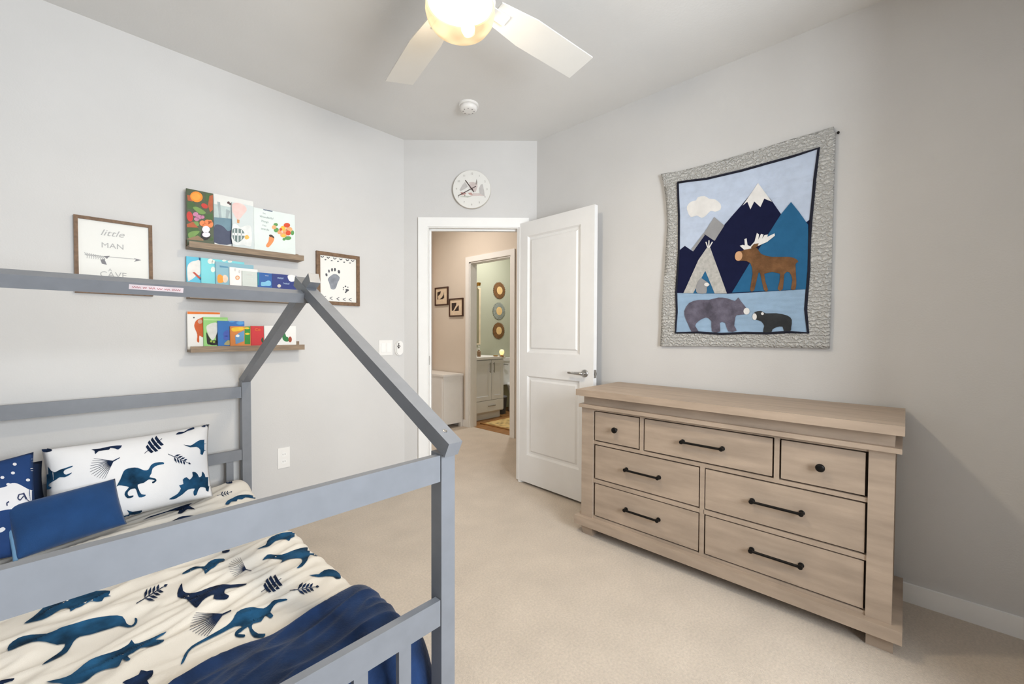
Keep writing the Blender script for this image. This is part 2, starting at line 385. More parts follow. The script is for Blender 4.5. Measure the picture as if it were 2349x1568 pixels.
# ================================================================== dresser
DX0, DX1, DY0, DY1, DH = 2.033, 2.53, -.004, 1.402, .861
ds = thing('dresser', 'wide weathered-wood dresser with seven drawers and black pulls under the quilt', 'dresser', (2.28, .70, 0))
xl = 2.081; zs = DH-.036
bm = B(); box(bm, (DX0, DY0, zs), (DX1, DY1, DH)); obj('top', bm, WOODT, ds, bevel=.004)
bm = B(); box(bm, (xl+.004, .022, .772), (DX1-.015, 1.378, zs)); obj('frieze', bm, WOOD, ds)
bm = B(); box(bm, (xl-.022, .002, .754), (DX1-.01, 1.398, .773)); obj('cornice', bm, WOOD, ds, bevel=.003)
for y0, y1 in ((.020, .095), (1.313, 1.390)):
    bm = B(); box(bm, (xl, y0, .108), (xl+.06, y1, .755)); obj('corner_post', bm, WOOD, ds, bevel=.003)
    bm = B(); box(bm, (DX1-.07, y0, .108), (DX1-.012, y1, .755)); obj('corner_post', bm, WOOD, ds)
    ys = y0+.012 if y0 < .5 else y1-.032
    bm = B(); box(bm, (xl+.06, ys, .108), (DX1-.07, ys+.02, .755)); obj('side_panel', bm, WOOD, ds)
bm = B(); box(bm, (xl+.03, .095, .108), (DX1-.02, 1.313, .755)); obj('carcase', bm, GAP, ds)
bm = B(); box(bm, (xl-.03, -.010, .060), (DX1-.01, 1.420, .109)); obj('base_moulding', bm, WOOD, ds, bevel=.004)
for y0, y1 in ((.014, .092), (1.316, 1.395)):
    for x0_, x1_ in ((xl, xl+.075), (DX1-.09, DX1-.015)):
        bm = B(); box(bm, (x0_, y0, 0), (x1_, y1, .061)); 
        for v in bm.verts:
            if v.co.z < .01:
                if (v.co.y > .7) and abs(v.co.y-y1) < .001: v.co.y -= .016
                if abs(v.co.x-x0_) < .001: v.co.x += .006
        obj('foot', bm, WOOD, ds)
# rails and stiles between the drawers
RX = (xl+.006, xl+.04)
for (y0, y1, z0, z1) in ((.095, 1.313, .740, .755), (.095, 1.313, .545, .562), (.095, .695, .320, .340), (.712, 1.313, .320, .340), (.095, 1.313, .108, .122), (1.007, 1.026, .562, .740), (.387, .406, .562, .740), (.693, .713, .122, .545)):
    bm = B(); box(bm, (RX[0], y0, z0), (RX[1], y1, z1)); obj('face_rail', bm, WOOD, ds, bevel=.0015)
DRW = [(1.029, 1.308, .565, .738, 'knob'), (.409, 1.004, .565, .738, 'bar'), (.100, .384, .565, .738, 'knob'), (.715, 1.305, .343, .542, 'bar'), (.098, .692, .343, .542, 'bar'), (.715, 1.305, .125, .318, 'bar'), (.098, .690, .125, .318, 'bar')]
g = .004
for y0, y1, z0, z1, h in DRW:
    bm = B(); box(bm, (xl+.008, y0+g, z0+g), (xl+.03, y1-g, z1-g)); d = obj('drawer', bm, WOOD, ds, bevel=.002)
    yc, zc = (y0+y1)/2, (z0+z1)/2
    if h == 'knob':
        lathe(bm := B(), (xl+.009, yc, zc-.002), (-1, 0, 0), [(.009, 0), (.009, .008), (.008, .014), (.016, .020), (.0165, .026), (.012, .030), (0, .031)], 20); obj('knob', bm, BLACK, d, smooth=True)
    else:
        w = .092; x = xl+.009
        bm = tube(B(), [(x-.022, yc-w, zc), (x-.022, yc+w, zc)], .0058, 12)
        for s in (-1, 1):
            lathe(bm, (x, yc+s*w, zc), (-1, 0, 0), [(.011, 0), (.011, .004), (.007, .006), (.007, .018), (.0095, .020), (.0095, .027), (0, .029)], 16)
        obj('pull', bm, BLACK, d, smooth=False)

# ================================================================== house bed
bx, bs = .684, .046              # open end of the frame
BX0 = -.80                       # far end, left of the picture
FY, RY = .905, 2.800
bed = thing('house_bed', 'grey painted wooden house-frame bed with gabled rafters against the wall', 'bed', (0, 1.88, 0))
for x in (BX0, bx):
    bm = B(); box(bm, (x, FY, 0), (x+bs, FY+bs, .862)); obj('post', bm, BEDG, bed, bevel=.004)
    bm = B(); box(bm, (x, RY, 0), (x+bs, RY+bs, .905)); obj('post', bm, BEDG, bed, bevel=.004)
rx0, rx1 = BX0+bs, bx-.002
def rail(name, y0, y1, z0, z1):
    bm = B(); box(bm, (rx0, y0, z0), (rx1, y1, z1)); obj(name, bm, BEDG, bed, bevel=.005)
rail('rail', FY+.002, FY+.024, .787, .858); rail('rail', FY+.002, FY+.024, .392, .463)
rail('rail', RY+.002, RY+.024, .805, .870); rail('rail', RY+.002, RY+.024, .443, .503)
rail('rail', FY+.002, FY+.024, .06, .13); rail('rail', RY+.002, RY+.024, .06, .13)
for k in range(9):
    x = .557-k*.118
    if x-.05 < rx0: break
    bm = B(); box(bm, (x, FY+.006, .128), (x+.035, FY+.021, .394)); obj('slat', bm, BEDG, bed, bevel=.002)
for k in range(9):
    x = .605-k*.118
    if x-.05 < rx0: break
    bm = B(); box(bm, (x, RY+.006, .128), (x+.035, RY+.021, .445)); obj('slat', bm, BEDG, bed, bevel=.002)
for y in [FY+bs+.02+.175*k for k in range(11)]:
    bm = B(); box(bm, (rx0-.02, y, .075), (bx+.03, y+.07, .093)); obj('bed_slat', bm, BEDG, bed)
sl = math.atan(.497); tc_, ts_ = math.cos(sl), math.sin(sl); rh = .044
def rafter(x, Y0, Y1, sgn):
    bm = B()
    t = V((0, sgn*tc_, ts_)); nrm = V((0, -sgn*ts_, tc_))
    zt0 = .896+.497*((Y0-.875) if sgn > 0 else (2.895-Y0))
    L_ = abs(Y1-Y0)/tc_
    xo = 0 if sgn > 0 else .002
    obox(bm, V((x+xo, Y0, zt0))-nrm*rh, V((bs-2*xo, 0, 0)), t*L_, nrm*rh)
    return obj('rafter', bm, BEDG, bed, bevel=.004)
for x in (BX0, bx):
    fr_ = rafter(x, .872, 1.955, 1)
    rafter(x, 2.868, 1.812, -1)
    if x == bx:
        for yb_ in (.905,):
            zt0 = .896+.497*(yb_+.015-.875)
            bm = lathe(B(), (x+bs/2, yb_+.015, zt0-.002), (0, -ts_, tc_), [(.006, 0), (.006, .0035), (.0035, .004), (0, .002)], 14); obj('bolt', bm, STEEL, fr_)
rc = V((0, 1.876, 1.340)); e1 = V((0, tc_, ts_)); e2 = V((0, -ts_, tc_)); hw = .021
bm = B(); obox(bm, V((BX0-.03, 0, 0))+rc-e1*hw-e2*hw, V((bx+bs+.016-BX0+.03, 0, 0)), e1*2*hw, e2*2*hw)
rg = obj('ridge_beam', bm, BEDG, bed, bevel=.004)
# warning sticker on the ridge beam
rp = plane_map(rc-e1*hw, -e1)
LBL = flat('sticker_pink_white', 214, 200, 204); LBR = flat('sticker_red', 176, 84, 92)
st = decal('sticker', [(296, 651), (421, 660), (420, 671), (295, 662)], rp, LBL, rg, label='white sticker with a line of small red capitals')
def rpp(u, v): return rp(u, v)[0]
a_, b_ = rpp(303, 657.3), rpp(414, 665.3)
tb = B(); x_ = 0.0
for w_ in (.17, .08, .13, .11, .12, .19):        # six blurred words
    merge(tb, scribble(a_+(b_-a_)*(x_+w_/2), EXT, e2, (b_-a_).length*w_, .0075, max(5, int(w_*50)), off=.002, lw=.16)); x_ += w_+.04
obj('sticker_text', tb, LBR, rg)

# ================================================================== bedding
mz = .262
bm = B(); box(bm, (rx0+.01, FY+.13, .094), (.635, RY-.03, mz))
mt = top(rebase(obj('mattress', bm, MATTW, bevel=.03), (0, 1.88, .094)), 'mattress mostly hidden under the dinosaur duvet in the grey bed', 'mattress')
def wr(x, y):
    p = V((x*2.2+y*1.3, y*9.0-x*1.6, 0))
    a = noise.noise(p)*.010
    q = V((x*3.5, y*4.0, 5))
    b = noise.noise(q)*.012
    r = 1-abs(noise.noise(V((x*3.2+y*2.5+3, y*13-x*4.5, 9))))
    return a+b+(r**5)*.012
def sheet_point(a, t, top_z, xe, drop, rad, bulge):
    """a: arc length in +X from BX0 side; returns point going over the open end of the bed"""
    y = t
    hump = .055*math.exp(-((y-2.72)/.12)**2)*max(0, min(1, (a-.42)/.18))
    if a < xe-rad:
        w = wr(a, y); return V((a, y, top_z+w+hump))
    w = wr(xe-rad, y); z0 = top_z+w+hump
    d = a-(xe-rad)
    q = rad*math.pi/2
    if d < q:
        th = d/rad; return V((xe-rad+rad*math.sin(th), y, z0-rad*(1-math.cos(th))))
    dd = d-q
    rip = bulge*math.sin(y*21+2*noise.noise(V((y*3, 1, 0))))*min(1, dd/.1)
    return V((xe+rip, y, max(.02, z0-rad-dd)))
def sheet(name, x0, xe, y0, y1, top_z, drop, rad, bulge, m, nx=150, ny=150, foot=None, yedge=None, fold=0):
    bm = B(); A1 = xe-rad+rad*math.pi/2+drop
    G = []
    for j in range(ny+1):
        row = []
        for i in range(nx+1):
            a = x0+(A1-x0)*i/nx; t = y0+(y1-y0)*j/ny
            yo = yedge(a) if yedge else 0
            P = sheet_point(a, t+yo*(j/ny), top_z, xe, drop, rad, bulge)
            if fold: P.z += fold*(1-abs(noise.noise(V((a*2.0+t*1.0, t*11-a*3.5, 21)))))**3-fold*.5
            if foot and t < y0+foot[0]:      # rolls down at the foot end
                s = (y0+foot[0]-t)/foot[0]
                P.z -= foot[1]*(1-math.sqrt(max(0, 1-s*s))); P.z = max(.02, P.z)
            if yedge:                        # soft thick rolled edge at the far side
                s = max(0, (t-(y1-.05))/.05); P.z -= .022*s*s*s
            row.append(bm.verts.new(P))
        G.append(row)
    for j in range(ny):
        for i in range(nx): bm.faces.new((G[j][i], G[j][i+1], G[j+1][i+1], G[j+1][i]))
    return bm
dv_bm = sheet('duvet', -.72, .695, FY+.20, 2.765, .290, .20, .055, .006, SHEET, foot=(.06, .06))
dv_bm.normal_update(); duv_bvh = BVHTree.FromBMesh(dv_bm)
duv = top(rebase(obj('duvet', dv_bm, SHEET, smooth=True), (0, 1.85, .29)), 'cream duvet printed with navy and teal dinosaurs and leaves on the bed', 'duvet')
def ray_map(bvh):
    def f(u, v):
        d = ray(u, v).normalized()
        P, n, i, dist = bvh.ray_cast(EYE, d)
        if P is None: return None
        if n.dot(d) > 0: n = -n
        return P, n
    return f
dmap = ray_map(duv_bvh)
def fan(cx, cy, ang, ln, n=11, spread=1.5, stem=.5, sq=1.0):
    out = []
    for i in range(n):
        a = ang+spread*(i/(n-1)-.5); l = ln*(1-.25*abs(i/(n-1)-.5)*2)
        out.append(stroke((cx, cy), (cx+math.cos(a)*l, cy+math.sin(a)*l*sq), ln*.028, ln*.012))
    out.append(stroke((cx, cy), (cx-math.cos(ang)*ln*stem, cy-math.sin(ang)*ln*stem*sq), ln*.05, ln*.03))
    return out
def branch(p, q, n=4, ll=.32, w=.09, ang=.75):
    p, q = V(p), V(q); d = q-p; L_ = d.length; out = [stroke(p, q, L_*.025)]
    for i in range(n):
        c = p+d*(.3+.62*i/n); base_a = math.atan2(d.y, d.x)
        for s in (-1, 1):
            a = base_a+s*ang; e = c+V((math.cos(a), math.sin(a)))*L_*ll*(1-.12*i); m_ = (c+e)/2; nn = V((-math.sin(a), math.cos(a)))*L_*w*.5
            out.append([tuple(c), tuple(m_+nn), tuple(e), tuple(m_-nn)])
    e = q+d.normalized()*L_*.16; m_ = (q+e)/2; nn = V((-d.y, d.x)).normalized()*L_*w*.5
    out.append([tuple(q), tuple(m_+nn), tuple(e), tuple(m_-nn)])
    return out
def monstera(cx, cy, a, b, rot):
    out = []
    c, s = math.cos(rot), math.sin(rot)
    def tr_(x, y): return (cx+(x*a)*c-(y*b)*s, cy+(x*a)*s+(y*b)*c)
    for sg in (-1, 1):
        for i in range(4):
            x0_ = -1+i*.45; h = .98*math.sqrt(max(.05, 1-(x0_+.25)**2))
            out.append([tr_(x0_, 0), tr_(x0_+.33, 0), tr_(x0_+.38, sg*h), tr_(x0_+.06, sg*h*.85)])
    out.append([tr_(-1.5, -.04), tr_(1, -.04), tr_(1, .04), tr_(-1.5, .04)])
    return out
c3 = crop(2.1355, 0, 1150); c2 = crop(3.484, 0, 850)
DPOLY = [
 (c3, [(1258,235),(1300,215),(1310,195),(1330,175),(1385,155),(1445,150),(1455,165),(1425,180),(1415,195),(1395,185),(1350,195),(1320,220),(1290,228)], 0),
 (c3, [(1285,290),(1310,262),(1340,262),(1380,262),(1440,240),(1500,226),(1545,245),(1575,275),(1550,270),(1520,262),(1505,290),(1480,320),(1452,328),(1480,300),(1475,280),(1430,282),(1400,290),(1370,305),(1385,288),(1340,282),(1310,282)], 0),
 (c3, [(1515,362),(1560,358),(1590,338),(1630,335),(1660,355),(1668,378),(1645,380),(1635,370),(1600,368),(1560,372)], 0),
 (c3, [(890,357),(930,330),(960,320),(1000,320),(1020,300),(1050,285),(1095,282),(1100,292),(1075,300),(1055,320),(1030,335),(1005,357),(1000,340),(985,328),(950,335),(920,350)], 0),
 (c3, [(870,470),(875,430),(893,402),(897,440),(930,452),(985,440),(1020,425),(1090,408),(1130,410),(1210,405),(1170,420),(1135,425),(1105,432),(1100,452),(1122,462),(1110,480),(1080,482),(1045,478),(1050,458),(1020,468),(990,490),(965,522),(945,510),(915,480)], 1),
 (c3, [(885,800),(905,750),(940,710),(1000,675),(1060,640),(1110,610),(1140,580),(1160,545),(1200,525),(1240,520),(1290,525),(1320,505),(1345,485),(1400,478),(1405,487),(1360,497),(1340,515),(1325,545),(1340,560),(1325,575),(1300,560),(1280,590),(1240,600),(1235,625),(1265,650),(1300,650),(1290,668),(1245,668),(1225,640),(1215,615),(1180,640),(1165,652),(1200,655),(1195,668),(1155,665),(1152,640),(1190,615),(1150,615),(1090,645),(1030,675),(960,710),(925,740),(900,790)], 0),
 (c3, [(225,888),(300,870),(350,850),(400,810),(440,780),(500,755),(580,730),(630,700),(645,680),(660,700),(700,690),(760,665),(815,638),(800,655),(760,680),(805,680),(780,700),(730,715),(690,720),(650,745),(625,760),(640,775),(620,785),(600,775),(590,800),(570,815),(520,825),(470,845),(440,870),(400,893),(330,900),(290,893)], 0),
 (c3, [(45,705),(90,670),(150,655),(230,650),(300,620),(380,595),(450,575),(540,562),(600,565),(620,600),(645,610),(662,590),(660,574),(672,576),(672,596),(655,614),(625,620),(585,612),(550,622),(490,640),(440,655),(390,665),(360,690),(330,740),(270,775),(205,803),(250,770),(300,735),(320,700),(280,705),(220,690),(160,690),(90,715),(40,735)], 0),
 (c3, [(118,600),(160,570),(210,525),(205,512),(260,505),(320,475),(400,450),(480,440),(540,440),(530,460),(545,465),(510,472),(500,490),(470,492),(440,490),(400,515),(370,525),(345,540),(340,525),(300,530),(250,560),(210,580),(160,592)], 0),
 (c3, [(945,893),(1000,860),(1060,840),(1120,815),(1170,790),(1200,770),(1175,755),(1200,742),(1250,742),(1230,765),(1200,800),(1150,825),(1120,860),(1095,893)], 0),
 (c3, [(600,890),(640,870),(680,850),(690,830),(720,835),(750,830),(745,860),(720,880),(730,905),(650,905)], 1),
 (c3, [(-60,905),(0,882),(40,872),(70,868),(60,882),(20,893),(-30,925)], 1),
 (c2, [(1145,1195),(1200,1165),(1300,1135),(1400,1100),(1470,1078),(1540,1058),(1510,1080),(1560,1108),(1500,1108),(1455,1140),(1420,1142),(1430,1118),(1350,1128),(1250,1160),(1180,1182)], 1),
 (c2, [(1345,1222),(1420,1180),(1460,1165),(1550,1160),(1500,1175),(1440,1195)], 1),
 (c2, [(1800,1070),(1820,1040),(1860,1020),(1900,1000),(1960,992),(2020,1000),(2070,1028),(2010,1020),(1960,1014),(1935,1030),(1900,1028),(1890,1045),(1850,1048),(1830,1070)], 0),
 (c2, [(1808,885),(1850,883),(1856,900),(1812,903)], 1),
 (c3, [(560,345),(620,310),(690,290),(760,285),(790,300),(740,315),(700,340),(660,335),(610,350)], 0),
 (c3, [(60,400),(140,370),(230,350),(300,355),(260,380),(180,400),(120,420)], 0),
 (c3, [(1090,245),(1125,238),(1118,250),(1092,254)], 1),
]
for cf, pts, dk in DPOLY:
    decal('dinosaur_print', smoothpoly(cf(pts), 2), dmap, DINOD if dk else DINO, duv, off=.0028, grid=5)
DLEAF = [fan(*c3([(1205, 335)])[0], math.radians(195), 42, 12, 1.7, .3), fan(*c3([(1092, 555)])[0], math.radians(155), 84, 13, 1.0, .25), monstera(*c3([(1338, 405)])[0], 22, 19, -.6),
 branch(c3([(1420, 438)])[0], c3([(1545, 420)])[0], 4, .36, .10), branch(c3([(668, 502)])[0], c3([(800, 420)])[0], 4, .34, .09), branch(c2([(1735, 1000)])[0], c2([(1840, 972)])[0], 3, .3, .08),
 monstera(*c3([(330, 430)])[0], 22, 18, -.5), fan(*c3([(620, 250)])[0], math.radians(170), 50, 12, 1.4, .3)]
for lf in DLEAF: decal('leaf_print', lf, dmap, DINOD, duv, off=.0028, grid=5, join=True)
# navy throw folded over the foot of the bed
th_bm = sheet('throw', -.72, .722, FY+.056, 1.375, .322, .26, .075, .010, NAVY, nx=150, ny=80, fold=.018, foot=(.11, .27), yedge=lambda a: (-.09+.09*min(1, max(0, (a+.0)/.65)))+.015*math.sin(a*9))
# second, inner skin so that the throw has a thickness at its edge
thr = top(rebase(obj('throw_blanket', th_bm, NAVY, smooth=True), (0, 1.15, .32)), 'navy fleece throw spread across the foot of the bed', 'blanket')
sm = thr.modifiers.new('thickness', 'SOLIDIFY'); sm.thickness = .022; sm.offset = -1

# ---- pillows
def pillow(name, TL, TR, BR, BL, T, m, nrm_to=None, n=36, pinch=.05, p=2.6, back=.6):
    TL, TR, BR, BL = map(V, (TL, TR, BR, BL))
    nn = (TR-TL).cross(BL-TL).normalized()
    if nn.dot(EYE-(TL+BR)/2) < 0: nn = -nn
    bm = B(); G = {}
    def pt(i, j, side):
        a = -1+2*i/n; b = -1+2*j/n
        aa = a*(1-pinch*(1-b*b)*abs(a)); bb = b*(1-pinch*(1-a*a)*abs(b))
        s = (aa+1)/2; t = (bb+1)/2
        P = (TL*(1-s)+TR*s)*(1-t)+(BL*(1-s)+BR*s)*t
        h = ((1-abs(a)**p)*(1-abs(b)**p))**.55
        return P+nn*(h*T*(1 if side > 0 else -back)+.006*side*noise.noise(P*9)*min(1, h*2))
    for side in (1, -1):
        for i in range(n+1):
            for j in range(n+1):
                if side < 0 and (i in (0, n) or j in (0, n)): G[(i, j, side)] = G[(i, j, 1)]
                else: G[(i, j, side)] = bm.verts.new(pt(i, j, side))
        for i in range(n):
            for j in range(n):
                q = [G[(i, j, side)], G[(i+1, j, side)], G[(i+1, j+1, side)], G[(i, j+1, side)]]
                try: bm.faces.new(q if side > 0 else q[::-1])
                except ValueError: pass
    bm.normal_update(); bvh = BVHTree.FromBMesh(bm)
    return bm, bvh, (TL+TR+BR+BL)/4, (TL, TR, BR, BL, nn)
# dinosaur pillow
pb, pv, pc, _ = pillow('pillow', ony(95, 1030, 2.74), ony(480, 972, 2.84), onz(489, 1138, .325), V((-.09, 2.60, .318)), .085, SHEETW, p=3.2, back=.35)
pil = top(rebase(obj('pillow', pb, SHEETW, smooth=True), pc), 'white pillow printed with blue dinosaurs propped against the wall', 'pillow')
pmap = ray_map(pv)
PPOLY = [
 ([(335,628),(380,622),(418,632),(400,648),(350,650)], 1),
 ([(730,630),(800,622),(880,605),(975,597),(945,630),(920,622),(880,618),(870,632),(790,642),(762,668),(755,640)], 1),
 ([(1405,512),(1430,490),(1470,488),(1500,470),(1545,452),(1552,466),(1500,482),(1460,502)], 1),
 ([(1610,445),(1655,430),(1662,445),(1625,452)], 1),
 ([(1465,590),(1520,598),(1560,575),(1600,553),(1660,553),(1685,570),(1688,655),(1670,655),(1660,637),(1630,640),(1620,670),(1600,665),(1600,632),(1570,608),(1520,612)], 0),
 ([(350,860),(355,830),(390,825),(385,765),(410,795),(440,810),(480,790),(520,778),(580,758),(575,770),(520,792),(510,815),(530,830),(575,812),(560,830),(520,850),(480,850),(450,870),(400,900),(390,920),(415,930),(400,945),(370,950),(350,975)], 0),
 ([(930,925),(960,870),(980,820),(1000,790),(1050,775),(1100,775),(1150,795),(1185,790),(1205,755),(1240,735),(1300,730),(1310,745),(1260,755),(1220,780),(1210,820),(1195,850),(1240,860),(1250,880),(1222,900),(1215,888),(1235,876),(1190,868),(1150,895),(1100,910),(1110,950),(1130,985),(1165,990),(1150,1005),(1110,1010),(1095,970),(1080,940),(1040,950),(1020,975),(1030,1000),(1065,995),(1060,1010),(1020,1018),(995,990),(1005,960),(1030,930),(990,920),(950,915)], 0),
 ([(1350,1025),(1380,1005),(1420,980),(1445,940),(1430,915),(1465,905),(1460,870),(1490,850),(1515,870),(1540,840),(1535,810),(1560,810),(1580,830),(1590,850),(1610,840),(1615,805),(1635,830),(1640,850),(1670,850),(1690,880),(1680,905),(1690,915),(1670,925),(1665,965),(1645,955),(1640,935),(1600,930),(1580,960),(1570,990),(1550,995),(1545,965),(1555,940),(1500,950),(1460,985),(1420,1010),(1390,1025)], 0),
 ([(965,1165),(1020,1150),(1030,1135),(1015,1110),(1060,1125),(1135,1112),(1120,1135),(1080,1145),(1060,1165),(1040,1190),(1010,1215),(1000,1185)], 0),
]
for pts, dk in PPOLY: decal('dinosaur_print', smoothpoly(c2(pts), 2), pmap, DINOD if dk else DINO, pil, off=.0015, grid=9)
for lf in (monstera(*c2([(1238, 590)])[0], 21, 17, -.7), fan(*c2([(905, 722)])[0], math.radians(152), 60, 12, 1.25, .28), branch(c2([(1342, 665)])[0], c2([(1500, 735)])[0], 4, .33, .09)):
    decal('leaf_print', lf, pmap, DINOD, pil, off=.0015, grid=9, join=True)
# plain dark pillow glimpsed behind
pb, pv, pc, _ = pillow('x', V((-.62, 2.77, .62)), ony(97, 1056, 2.79), V((-.06, 2.74, .33)), V((-.60, 2.70, .325)), .04, NAVYD, n=20)
top(rebase(obj('pillow', pb, NAVYD, smooth=True), pc), 'plain dark navy pillow behind the starry pillow', 'pillow')
# starry pillow with a white printed moon
pb, pv, pc, _ = pillow('x', V((-.56, 2.66, .62)), ony(77, 1036, 2.70), onz(104, 1262, .325), V((-.56, 2.50, .325)), .055, NAVYP, p=3)
stp = top(rebase(obj('pillow', pb, NAVYP, smooth=True), pc), 'navy pillow with small white dots and a white lettered moon', 'pillow')
smap = ray_map(pv); c6 = crop(5.6, 0, 1020)
WPR = mat('white_print', (226, 226, 230), 0.85, var=.02); DPR = flat('navy_letters', 40, 52, 92)
decal('moon_print', smoothpoly(c6([(-260,600),(-120,560),(0,555),(90,530),(130,498),(190,490),(260,515),(360,570),(450,600),(475,640),(500,700),(540,745),(420,800),(100,830),(-100,860),(-260,800)]), 2), smap, WPR, stp, off=.0015, grid=9)
decal('star_print', [ellipse(*c6([p])[0], 4.6, 3.3) for p in ((188,250),(165,362),(405,318),(355,452),(410,200),(478,570),(105,508),(-60,330),(-150,440),(30,420))], smap, WPR, stp, off=.0015)
lt = [c6(stroke(a_, b_, w_)) for a_, b_, w_ in (((240,640),(225,690),18), ((225,690),(255,715),16), ((255,715),(300,660),14), ((240,640),(300,630),14), ((295,620),(335,700),22), ((335,700),(385,740),10), ((115,730),(85,750),18), ((85,750),(90,785),16))]
decal('letter_print', lt[:6], smap, DPR, stp, off=.003, join=True); decal('letter_print', lt[6:], smap, DPR, stp, off=.003, join=True)
decal('fish_print', [smoothpoly(c6([(-40,1085),(0,1070),(40,1055),(72,1080),(40,1110),(5,1125),(-40,1120)]), 2)], smap, WPR, stp, off=.0015)
# small blue cushion in front
pb, pv, pc, crn = pillow('x', ony(6, 1164, 2.545), ony(264, 1097, 2.60), onz(291, 1201, .33), onz(36, 1285, .33), .055, CUSH, p=2.4, pinch=.03)
cu = top(rebase(obj('lumbar_cushion', pb, CUSH, smooth=True), pc), 'small blue velvet lumbar cushion with pale piping in front of pillows', 'cushion')
TL, TR, BR, BL, nn = crn
pts = [TL*(1-t)+BL*t+(TR-TL)*.03*.5*(1-(2*t-1)**2)-nn*.003 for t in [i/16 for i in range(17)]]
obj('piping', tube(B(), pts, .007, 8), CUSHP, cu, smooth=True)

# ================================================================== ledges and books on the left wall
LF = 2.800
def ledge(name, z, label):
    t = thing(name, label, 'shelf', (.737, YL, z), 'picture ledges on the wall')
    x0_, x1_ = .447, 1.030
    bm = B(); box(bm, (x0_, LF, z), (x1_, YL-.001, z+.014)); obj('shelf_board', bm, LEDGE, t, bevel=.0015)
    bm = B(); box(bm, (x0_, LF-.012, z), (x1_, LF, z+.032)); obj('front_lip', bm, LEDGE, t, bevel=.0015)
    bm = B(); box(bm, (x0_, YL-.013, z+.014), (x1_, YL-.001, z+.052)); obj('back_board', bm, LEDGE, t, bevel=.0015)
Z1 = (onx(427, 551.5, onz(427, 551.5, 1.69).x)).z
z1_ = ony(500, 560.5, LF-.012).z-.032; z3_ = ony(500, 793.5, LF-.012).z-.032; z2_ = ony(500, 686, LF-.012).z
ledge('picture_ledge', z1_, 'topmost grey-brown wooden picture ledge holding four large picture books')
ledge('picture_ledge', z2_, 'middle grey-brown wooden picture ledge holding mostly blue and white books')
ledge('picture_ledge', z3_, 'lowest grey-brown wooden picture ledge holding small board books')
PAGES = flat('book_pages', 226, 220, 208)
LEAN = .03
def book(quad, zb, yf, thick, col, label, bottom_v=None):
    """quad: TL, TR in photo pixels, standing on ledge height zb with its front at depth yf"""
    n = V((0, -1, -LEAN)).normalized(); n = V((0, -1, LEAN)).normalized()
    P0 = V((0, yf, zb)); mp_ = plane_map(P0, n)
    tl, tr_ = mp_(*quad[0])[0], mp_(*quad[1])[0]
    x0_, x1_ = tl.x, tr_.x; zt = (tl.z+tr_.z)/2
    t = thing('picture_book', label, 'book', ((x0_+x1_)/2, yf, zb), 'children\'s books on the ledges')
    upv = V((0, LEAN, 1))*(zt-zb); ex = V((x1_-x0_, 0, 0)); ey = V((0, thick, 0))
    cm = mat('cover_%d_%d_%d' % col, col, .45, var=.02)
    bm = B(); obox(bm, (x0_, yf, zb), ex, ey*.16, upv); c = obj('cover', bm, cm, t)
    bm = B(); obox(bm, (x0_+.002, yf+thick*.16, zb+.002), ex-V((.005, 0, 0)), ey*.68, upv*.985); obj('pages', bm, PAGES, t)
    bm = B(); obox(bm, (x0_, yf+thick*.84, zb), ex, ey*.16, upv); obj('back_cover', bm, cm, t)
    bm = B(); obox(bm, (x0_-.001, yf, zb), (.002, 0, 0), ey, upv); obj('spine', bm, cm, t)
    return t, c, mp_
def art(b, items, cf, clip=None):
    for i, (nm, polys, col) in enumerate(items):
        decal(nm, [cf(p) for p in polys], b[2], flat('ink_%d_%d_%d' % col, *col), b[1], off=.0006+.0003*i)
s1 = crop(7.83, 400, 420); s2 = crop(6.909, 400, 570); s3 = crop(7.83, 400, 690)
zb = z1_+.014
B1 = book(s1([(215, 90), (692, 185)]), zb, 2.835, .012, (66, 78, 52), 'jungle picture book with an orange sun and flowers, on the topmost ledge')
E = ellipse
art(B1, [('foliage_art', [[(225,340),(330,330),(400,420),(380,480),(240,450)],[(560,190),(640,190),(630,300),(560,330)],[(540,560),(690,540),(690,660),(560,660)],[(230,800),(420,800),(480,900),(450,960),(240,980)],[(640,980),(695,960),(695,1030),(640,1030)]], (70,98,56)),
 ('leaf_art', [smoothpoly([(330,440),(420,430),(560,520),(520,560),(440,540)]),smoothpoly([(250,900),(340,860),(450,860),(420,910),(300,1000),(260,980)]),smoothpoly([(340,700),(420,690),(440,760),(360,770)])], (118,150,82)),
 ('stem_art', [[(630,230),(690,210),(690,480),(640,520),(600,400)],[(225,210),(300,220),(330,330),(240,310)],[(220,740),(330,690),(430,800),(230,790)]], (176,92,58)),
 ('sun_art', [E(395,245,115,95,.3)], (240,142,44)), ('sun_highlight', [E(385,240,85,66,.3)], (246,160,66)),
 ('red_flower', [E(540,410,65,42,.5), E(275,600,55,95,-.2)], (198,62,54)),
 ('pink_flower', [E(380,560,50,40), E(440,610,55,42), E(400,645,50,35), E(500,610,40,30)], (196,128,160)),
 ('orange_flower', [E(500,720,50,50), E(590,700,55,45), E(650,740,45,60), E(560,760,60,40), E(640,690,40,30)], (238,136,84)),
 ('panda_body', [E(560,930,90,90)], (42,36,40)), ('ground_art', [[(225,1000),(420,940),(520,1010),(520,1040),(225,1010)]], (146,120,92)), ('panda_face', [E(565,830,70,62), E(570,925,72,48)], (232,226,232))], s1)
B2 = book(s1([(705, 192), (1415, 322)]), zb, 2.858, .012, (226, 226, 222), 'pale misty forest picture book behind the balloon book')
